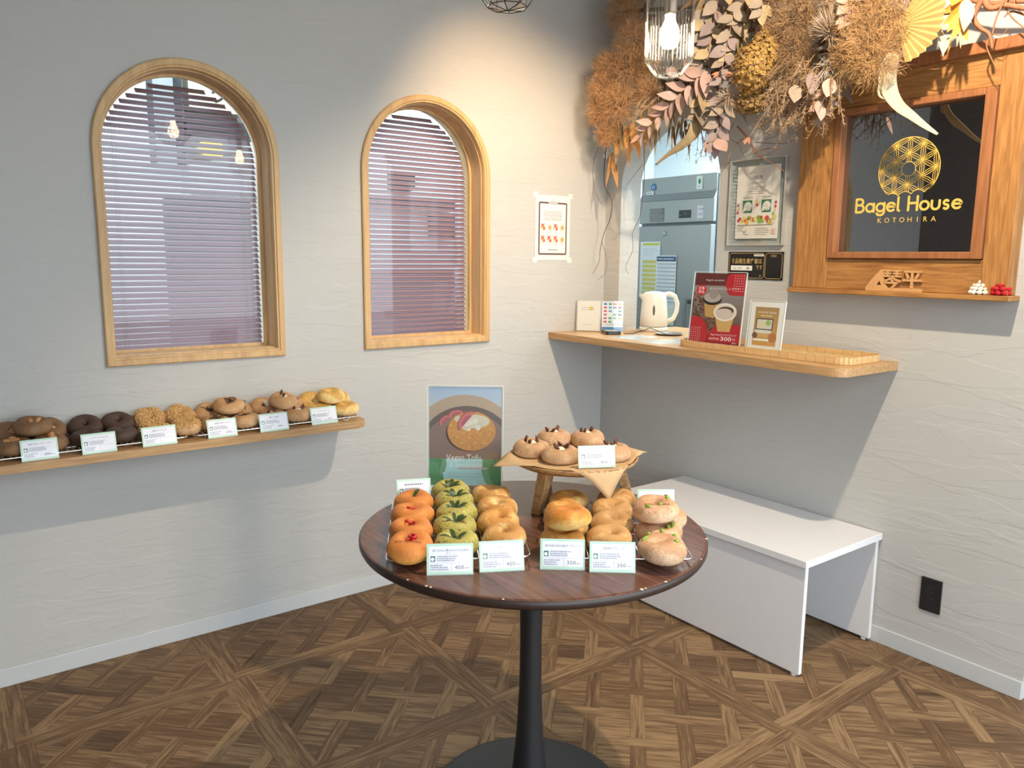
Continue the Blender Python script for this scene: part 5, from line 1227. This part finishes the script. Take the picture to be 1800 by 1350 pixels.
def branch(pts, X, n, L0, L1, wr, m, spread=55, shape='oval', down=.0):
    P = smooth_path([gp(x, y, X) for x, y in pts], 8); gchild(MB().tube(P, .0016, 5), 'stem', TANTWIG)
    for i in range(n):
        t = (i+.5)/n; p = P[int(t*(len(P)-1))]; q = P[min(len(P)-1, int(t*(len(P)-1))+1)]; d = (q-p).normalized() if (q-p).length > 0 else (P[-1]-P[-2]).normalized()
        sd = d.cross(VIEW).normalized()*(1 if i % 2 else -1); a = R(spread*rng.uniform(.7, 1.15)); L = (L0+(L1-L0)*t)*rng.uniform(.85, 1.15)
        v = d*math.cos(a)+sd*math.sin(a)+VIEW*rng.uniform(-.15, .45)+Vector((0, 0, -down)); v.normalize()
        leaf(p, p+v*L, L*wr, m if not isinstance(m, list) else rng.choice(m), rng.uniform(-.2, .25), rng.uniform(.05, .35), shape)
    leaf(P[-1]-(P[-1]-P[-2]).normalized()*.005, P[-1]+(P[-1]-P[-3]).normalized()*L1, L1*wr, m if not isinstance(m, list) else m[0], .1, .2, shape)
def plume(x, y, rp, X, m, n=1500, seed=0):
    c = gp(x, y, X); r_ = rp*pxm(); rs = rnd('plume', x, y); vs = []; fs = []
    for i in range(n):
        d = Vector((rs.gauss(0, 1), rs.gauss(0, 1), rs.gauss(0, 1))).normalized(); rad = r_*rs.uniform(.15, .95)**.7; p = c+Vector((d.x*.75, d.y, d.z))*rad
        if p.x > -.012: p.x = -.012-rs.uniform(0, .03)
        t = (d+Vector((rs.uniform(-1, 1), rs.uniform(-1, 1), rs.uniform(-1, 1)))*1.1).normalized(); L = r_*rs.uniform(.2, .6); w = t.cross(VIEW+Vector((rs.uniform(-1, 1),)*3)*.4).normalized()*rs.uniform(.0004, .0009); b = t.orthogonal().normalized()*L*rs.uniform(-.35, .35); o = len(vs)
        for k in range(4):
            s_ = k/3; q = p+t*L*s_+b*math.sin(PI*s_); q.x = min(q.x, -.004); q.y = min(q.y, .0-.004); ww = w*(1-.6*s_); vs += [q-ww, q+ww]
        fs += [(o+2*k, o+2*k+1, o+2*k+3, o+2*k+2) for k in range(3)]
    gchild(MB().add(vs, fs), 'plume', m, False, 'stuff')
# support twigs behind everything
for pts in (((1050, 150), (1150, 90), (1280, 60), (1420, 40), (1560, 30), (1700, 20)), ((1070, 200), (1180, 130), (1320, 110), (1450, 90), (1560, 70)), ((1100, 20), (1250, 10), (1400, 0), (1600, -10), (1790, -20))): twig(pts, .008, .006, TWIG, -.075, 'support_twig', .01)
for i in range(150):        # dark filling leaves
    x = rng.uniform(1120, 1500); y = rng.uniform(-40, 190 if 1160 < x < 1490 else 120); a = rng.uniform(PI*.1, PI*.9); L = rng.uniform(28, 55); X = rng.uniform(-.13, -.06)
    leaf(gp(x, y, X), gp(x+L*math.cos(a), y+L*math.sin(a), X-rng.uniform(0, .05)), rng.uniform(.018, .035), rng.choice([DARKL, DARKL, OLIVE, MAUVEL, TAUPE]), rng.uniform(-.2, .2), .2, rng.choice(['oval', 'lance']))
SM1 = mat('smoke_plume', (.43, .235, .105), .9, var=.45, vscale=26); SM2 = mat('brown_plume', (.31, .185, .09), .9, var=.4, vscale=26); SM3 = mat('bright_plume', (.38, .215, .085), .9, var=.35, vscale=26)
for x, y, rp, X in ((1098, 22, 44, -.14), (1112, 70, 42, -.2), (1066, 118, 34, -.22), (1100, 122, 50, -.18), (1058, 160, 36, -.24), (1086, 186, 42, -.22), (1052, 198, 30, -.24), (1066, 236, 27, -.22), (1140, 166, 34, -.15), (1130, 110, 40, -.13), (1110, -20, 45, -.15)): plume(x, y, rp*.88, X, SM1, 1150)
for x, y, rp, X in ((1330, 20, 34, -.16), (1396, 35, 40, -.2), (1392, 85, 34, -.19), (1362, 62, 30, -.2), (1412, 118, 30, -.18), (1362, 0, 32, -.18), (1430, -10, 40, -.18)): plume(x, y, rp*.9, X, SM2, 1000)
for x, y, rp, X in ((1530, 32, 50, -.23), (1562, 2, 44, -.21), (1520, 76, 44, -.25), (1540, 104, 40, -.25), (1496, 108, 36, -.21), (1576, 62, 26, -.2), (1510, -20, 50, -.2)): plume(x, y, rp*.92, X, SM3, 1300)
# leafy branches
branch(((1240, 125), (1200, 160), (1162, 200), (1124, 238)), -.27, 17, .092, .055, .46, PINKL, 48, 'tear')
branch(((1488, -15), (1492, 25), (1500, 68)), -.25, 11, .065, .05, .6, PALEP, 60)
for pts, ms, n in ((((1262, -10), (1252, 60), (1240, 120), (1232, 180)), [TAUPE, MAUVEL, STRAWL], 14), (((1290, 20), (1280, 70), (1268, 130), (1262, 190)), [MAUVEL, TAUPE], 13), (((1240, 10), (1236, 60), (1230, 110)), [TAUPE, STRAWL], 10), (((1310, 0), (1296, 50), (1285, 95)), [TAUPE, STRAWL], 10), (((1275, 180), (1262, 220), (1258, 255)), [MAUVEL, TAUPE], 8), (((1225, 150), (1230, 190), (1225, 222)), [STRAWL, TAUPE], 8), (((1460, 120), (1450, 160), (1442, 195)), [MAUVEL, PINKL], 7), (((1255, -20), (1330, -10), (1340, 20)), [STRAWL, TAUPE], 8)): branch(pts, rng.uniform(-.25, -.2), n, .07, .055, .62, ms, 58)
for i in range(30):        # straw strap leaves at the top
    x = rng.uniform(1225, 1345); y = rng.uniform(-40, 40); a = rng.uniform(R(60), R(150)); L = rng.uniform(50, 95); leaf(gp(x, y, -.17), gp(x+L*math.cos(a), y+L*math.sin(a), -.2-rng.uniform(0, .06)), rng.uniform(.014, .026), rng.choice([STRAWL, TAUPE, OLIVE, RUST]), rng.uniform(-.2, .3), .3, 'lance')
for i in range(34):        # narrow hanging leaves
    x = rng.choice([rng.uniform(1175, 1212), rng.uniform(1120, 1160), rng.uniform(1085, 1115)]); y = rng.uniform(185, 232); L = rng.uniform(30, 60); leaf(gp(x, y, -.14), gp(x+rng.uniform(-9, 9), y+L, -.17-rng.uniform(0, .04)), rng.uniform(.009, .017), rng.choice([OLIVE, OLIVE, STRAWL, RUST]), rng.uniform(-.12, .12), .2, 'lance')
for a, b in (((1086, 215), (1080, 292)), ((1100, 222), (1106, 300)), ((1076, 268), (1062, 332)), ((1078, 285), (1084, 334)), ((1118, 236), (1128, 284)), ((1140, 225), (1129, 266)), ((1092, 230), (1096, 280)), ((1112, 215), (1114, 272))): leaf(gp(*a, -.16), gp(*b, -.19), rng.uniform(.022, .034), rng.choice([RUST, OLIVE, RUST]), .08, .25, 'lance')
for a, b, m in (((1232, 163), (1233, 198), STRAWL), ((1224, 198), (1236, 228), TAUPE), ((1252, 186), (1272, 212), MAUVEL), ((1258, 246), (1278, 268), PINKL), ((1252, 250), (1238, 268), PINKL), ((1430, 128), (1424, 168), MAUVEL), ((1462, 138), (1452, 172), PINKL), ((1440, 178), (1441, 214), PINKL), ((1400, 150), (1395, 182), TAUPE), ((1210, 100), (1208, 138), PINKL), ((1214, 62), (1222, 100), MAUVEL), ((1180, 118), (1182, 140), PINKL)): leaf(gp(*a, -.25), gp(*b, -.27), .052, m, .05, .15, 'oval')
def strap(pts, ws, X0, X1, m, name='leaf', face=None):
    n0 = len(pts); P = smooth_path([gp(x, y, X0+(X1-X0)*i/(n0-1)) for i, (x, y) in enumerate(pts)], 4); vs = []; n = len(P)
    for i, p in enumerate(P):
        d = (P[min(i+1, n-1)]-P[max(i-1, 0)]).normalized(); s_ = d.cross(VIEW).normalized(); u = i/(n-1)*(n0-1); k = min(int(u), n0-2); w = (ws[k]+(ws[k+1]-ws[k])*(u-k))*pxm()/2; vs += [p-s_*w+VIEW*w*.35, p, p+s_*w+VIEW*w*.35]
    fs = []
    for k in range(n-1): a = 3*k; fs += [(a, a+1, a+4, a+3), (a+1, a+2, a+5, a+4)]
    o = gchild(MB().add(vs, fs), name, m); md = o.modifiers.new('s', 'SOLIDIFY'); md.thickness = .0012
strap(((1216, 165), (1222, 200), (1216, 236), (1196, 257), (1174, 272), (1152, 290)), (8, 15, 17, 14, 7, 3), -.24, -.27, STRAWL)
strap(((1570, 95), (1558, 125), (1561, 158), (1577, 185), (1602, 204), (1625, 221), (1648, 236)), (16, 27, 23, 17, 12, 8, 3), -.23, -.19, CREAML, 'staghorn_leaf')
strap(((1566, 130), (1552, 150), (1549, 166), (1560, 174)), (14, 14, 10, 3), -.24, -.23, CREAML, 'staghorn_lobe')
# hydrangea heads
def hydrangea(x, y, rx, ry, X, m, n):
    c = gp(x, y, X); mb = MB(); rs = rnd('hyd', x)
    for i in range(n):
        d = Vector((rs.gauss(0, 1), rs.gauss(0, 1), rs.gauss(0, 1))).normalized()
        if d.dot(VIEW) < -.35: continue
        q = c+Vector((d.x*rx*.7, d.y*rx, d.z*ry))*pxm()*rs.uniform(.82, 1.0); nrm = (d+Vector((rs.uniform(-.5, .5), rs.uniform(-.5, .5), rs.uniform(-.5, .5)))).normalized(); M_ = basis(q, nrm, rs.uniform(0, 6)); s_ = rs.uniform(.0055, .0085)
        for k in range(4):
            a = PI/2*k; ca, sa = math.cos(a), math.sin(a); pt = [(0, 0, 0), (.7, -.55, .15), (1.2, 0, .3), (.7, .55, .15)]
            mb.add([M_ @ Vector(((u*ca-v*sa)*s_, (u*sa+v*ca)*s_, w*s_)) for u, v, w in pt], [(0, 1, 2, 3)])
    mb.sphere(c, rx*pxm()*.72, 12, 8, (.7, 1, ry/rx)); gchild(mb, 'hydrangea_head', m, False, 'stuff')
HY = mat('ochre_hydrangea', (.46, .27, .075), .8, var=.3, vscale=90); HY2 = mat('brown_hydrangea', (.36, .22, .08), .8, var=.3, vscale=90)
hydrangea(1322, 122, 36, 42, -.23, HY, 900); hydrangea(1345, 90, 28, 34, -.21, HY, 520); hydrangea(1318, 180, 36, 20, -.18, HY2, 420); hydrangea(1490, 130, 30, 12, -.2, SAGE, 60)
# bristly flower heads
def bristle(x, y, rp, X, dirv, m, n=170):
    c = gp(x, y, X); r_ = rp*pxm(); rs = rnd('br', x); dv = Vector(dirv).normalized(); mb = MB()
    for i in range(n):
        d = (Vector((rs.gauss(0, 1), rs.gauss(0, 1), rs.gauss(0, 1))).normalized()+dv*.9).normalized(); L = r_*rs.uniform(.8, 1.2); b = c+d*r_*.15; w = d.cross(VIEW+Vector((.1, .2, .3))).normalized()*.0013; t = c+d*L+dv*r_*.25
        mb.add([b-w, b+w, (b+t)/2+w*.9+dv*.004, (b+t)/2-w*.9+dv*.004, t], [(0, 1, 2, 3), (3, 2, 4)])
    mb.sphere(c, r_*.3, 10, 6); gchild(mb, 'bristle_head', m, False, 'stuff')
BR1 = mat('taupe_bristle', (.42, .31, .22), .7, var=.3, vscale=30); BR2 = mat('grey_bristle', (.46, .40, .34), .7, var=.3, vscale=30)
bristle(1460, 60, 34, -.24, (-.6, -.5, .5), BR1, 240); bristle(1282, 168, 24, -.22, (-.5, -.3, -.6), BR1); bristle(1266, 214, 26, -.22, (-.4, .3, -.5), BR2); bristle(1455, 112, 24, -.22, (-.3, -.5, -.6), BR2, 140)
# heather sprigs
HE = mat('heather_sprig', (.33, .20, .095), .8, var=.25, vscale=20); HE2 = mat('pale_sprig', (.42, .29, .18), .8, var=.2, vscale=20)
def sprig(x, y, ang, Lp, X, m, nn=26):
    p0 = gp(x, y, X); p1 = gp(x+Lp*math.cos(ang), y+Lp*math.sin(ang), X-rng.uniform(-.03, .05)); b = Vector((rng.uniform(-1, 1), rng.uniform(-1, 1), rng.uniform(-1, 1)))*.012
    P = [p0+(p1-p0)*t/8+b*math.sin(PI*t/8) for t in range(9)]; mb = MB().tube(P, [.0016-.0012*i/8 for i in range(9)], 4)
    for i in range(nn):
        t = rng.uniform(.1, 1)*7.99; k = int(t); q = P[k]+(P[k+1]-P[k])*(t-k); d = ((P[k+1]-P[k]).normalized()+Vector((rng.uniform(-1, 1), rng.uniform(-1, 1), rng.uniform(-1, 1)))).normalized(); L = rng.uniform(.008, .02); w = d.cross(VIEW+Vector((.01, .02, .03))).normalized()*.0008; mb.add([q-w, q+w, q+d*L+w*.5, q+d*L-w*.5], [(0, 1, 2, 3)])
    gchild(mb, 'sprig', m, False)
for i in range(70): sprig(rng.uniform(1385, 1475), rng.uniform(95, 165), R(rng.uniform(85, 150)), rng.uniform(50, 95), rng.uniform(-.24, -.16), rng.choice([HE, HE, HE2]), 30)
for i in range(75): sprig(rng.uniform(1362, 1478), rng.uniform(105, 190), R(rng.uniform(80, 145)), rng.uniform(45, 85), rng.uniform(-.26, -.14), rng.choice([HE, HE, HE2]), 34)
for i in range(14): sprig(rng.uniform(1130, 1165), rng.uniform(165, 195), R(rng.uniform(95, 140)), rng.uniform(35, 65), -.24, HE2, 26)
for i in range(12): sprig(rng.uniform(1222, 1250), rng.uniform(205, 225), R(rng.uniform(70, 115)), rng.uniform(40, 75), -.2, HE2, 16)
for i in range(22): sprig(rng.uniform(1280, 1480), rng.uniform(-30, 60), R(rng.uniform(40, 150)), rng.uniform(40, 80), -.17, HE, 26)
# twigs and roots
for pts, r0, r1, X in ((((1074, 215), (1050, 262), (1042, 300), (1046, 335), (1058, 360)), .0016, .0008, -.13), (((1066, 250), (1062, 300), (1063, 328), (1075, 352), (1073, 382), (1061, 412), (1055, 440), (1053, 460), (1042, 482)), .0026, .0009, -.13), (((1058, 425), (1066, 455), (1064, 480), (1050, 492)), .0011, .0006, -.13), (((1130, 225), (1133, 300), (1130, 340), (1125, 380), (1112, 410), (1112, 440), (1100, 468), (1105, 482)), .0017, .0007, -.12), (((1130, 288), (1112, 312), (1101, 326)), .001, .0006, -.12), (((1048, 130), (1028, 135), (1030, 150)), .0012, .0007, -.26)): twig(pts, r0, r1, TWIG, X)
for pts, r0, r1 in ((((1296, 222), (1318, 248), (1328, 270), (1345, 280), (1368, 294), (1380, 302)), .004, .0012), (((1328, 268), (1350, 261), (1368, 263)), .0026, .0012), (((1332, 277), (1352, 270), (1374, 260)), .0018, .0008), (((1306, 244), (1286, 264), (1277, 292)), .0022, .0008), (((1295, 250), (1305, 268), (1311, 283)), .0013, .0006), (((1326, 250), (1358, 252), (1380, 252), (1396, 246)), .0013, .0007), (((1290, 215), (1280, 240), (1296, 252)), .002, .001), (((1345, 245), (1362, 240), (1372, 228)), .001, .0006)): twig(pts, r0, r1, REDTWIG if r0 > .0015 else TWIG, -.09)
for x, y, x2, y2 in ((1300, 100, 1262, 128), (1345, 108, 1285, 130), (1360, 178, 1316, 243)):
    twig(((x, y), ((x+x2)/2, (y+y2)/2-2), (x2, y2)), .0009, .0009, PINKL, -.28, 'stalk', 0); c = gp(x2, y2, -.28); d = (c-gp(x, y, -.28)).normalized()
    for k in range(6): v = (d+Vector((rng.uniform(-.5, .5), rng.uniform(-.5, .5), rng.uniform(-.5, .5)))).normalized(); leaf(c-d*.004, c+v*.026, .009, lm('coral_petal', (.56, .24, .13)), .1, .3, 'tear', name='petal')
# pleated palm fan
c = gp(1577, 44, -.21); A0_, A1_ = R(-80), R(62); nP = 26; ux = Vector((.05, -1, 0)).normalized(); uz = Vector((0, 0, 1)); vs = [c]; Rf = 54*pxm()
for k in range(nP+1):
    a = A0_+(A1_-A0_)*k/nP; rr_ = Rf*(1+.04*(k % 2)); vs.append(c+(ux*math.cos(a)+uz*math.sin(a))*rr_+VIEW*(.008 if k % 2 else -.004)+VIEW*.03)
gchild(MB().add(vs, [(0, k+1, k+2) for k in range(nP)]), 'palm_fan', PALM, False)
# bird-of-paradise petals and bracts
for a, b, w, m in (((1694, 2), (1648, 26), .022, ORANGEL), ((1692, 14), (1656, 44), .026, ORANGEL), ((1690, 24), (1664, 58), .024, ORANGEL), ((1694, 36), (1668, 72), .02, ORANGEL), ((1684, -10), (1672, 12), .03, ORANGEL), ((1640, -5), (1638, 60), .022, PINKL), ((1652, 10), (1650, 40), .016, DARKL), ((1652, 50), (1658, 102), .016, CREAML), ((1668, 66), (1656, 100), .012, CREAML), ((1700, 0), (1692, 58), .040, CREAML), ((1696, 50), (1700, 76), .012, ORANGEL), ((1684, 56), (1680, 84), .01, CREAML), ((1660, 0), (1645, 45), .018, MAUVEL), ((1690, 44), (1688, 88), .010, STRAWL), ((1672, 70), (1664, 95), .008, RUST)): leaf(gp(*a, -.17), gp(*b, -.2), w*1.15, m, .05, .3, 'tear', name='petal')
for i in range(10):
    x = rng.uniform(1590, 1650); leaf(gp(x, rng.uniform(-20, 0), -.15), gp(x+rng.uniform(-15, 25), rng.uniform(15, 40), -.17), .022, rng.choice([MAUVEL, TAUPE, DARKL]), .1, .3, 'lance')
# driftwood at the top right
for pts, r0, r1, X in ((((1732, -12), (1716, 18), (1712, 34), (1724, 50), (1739, 60), (1744, 86)), .010, .004, -.14), (((1728, -8), (1740, 14), (1768, 9), (1805, 16)), .011, .007, -.13), (((1690, -6), (1740, 6), (1790, 2), (1830, 6)), .009, .006, -.11), (((1772, -12), (1752, 30), (1744, 62)), .003, .002, -.14), (((1768, 14), (1782, 34), (1812, 58)), .003, .0016, -.12), (((1742, 62), (1734, 80), (1744, 106), (1753, 124)), .003, .0012, -.14), (((1590, 108), (1625, 120), (1650, 121), (1668, 112)), .002, .0009, -.13), (((1745, 60), (1760, 62), (1772, 50)), .0014, .0007, -.14), (((1785, -5), (1784, 12), (1800, 24)), .002, .001, -.13), (((1812, 30), (1780, 20), (1765, 30)), .004, .002, -.12)): twig(pts, r0, r1, REDTWIG, X, 'driftwood', .004)
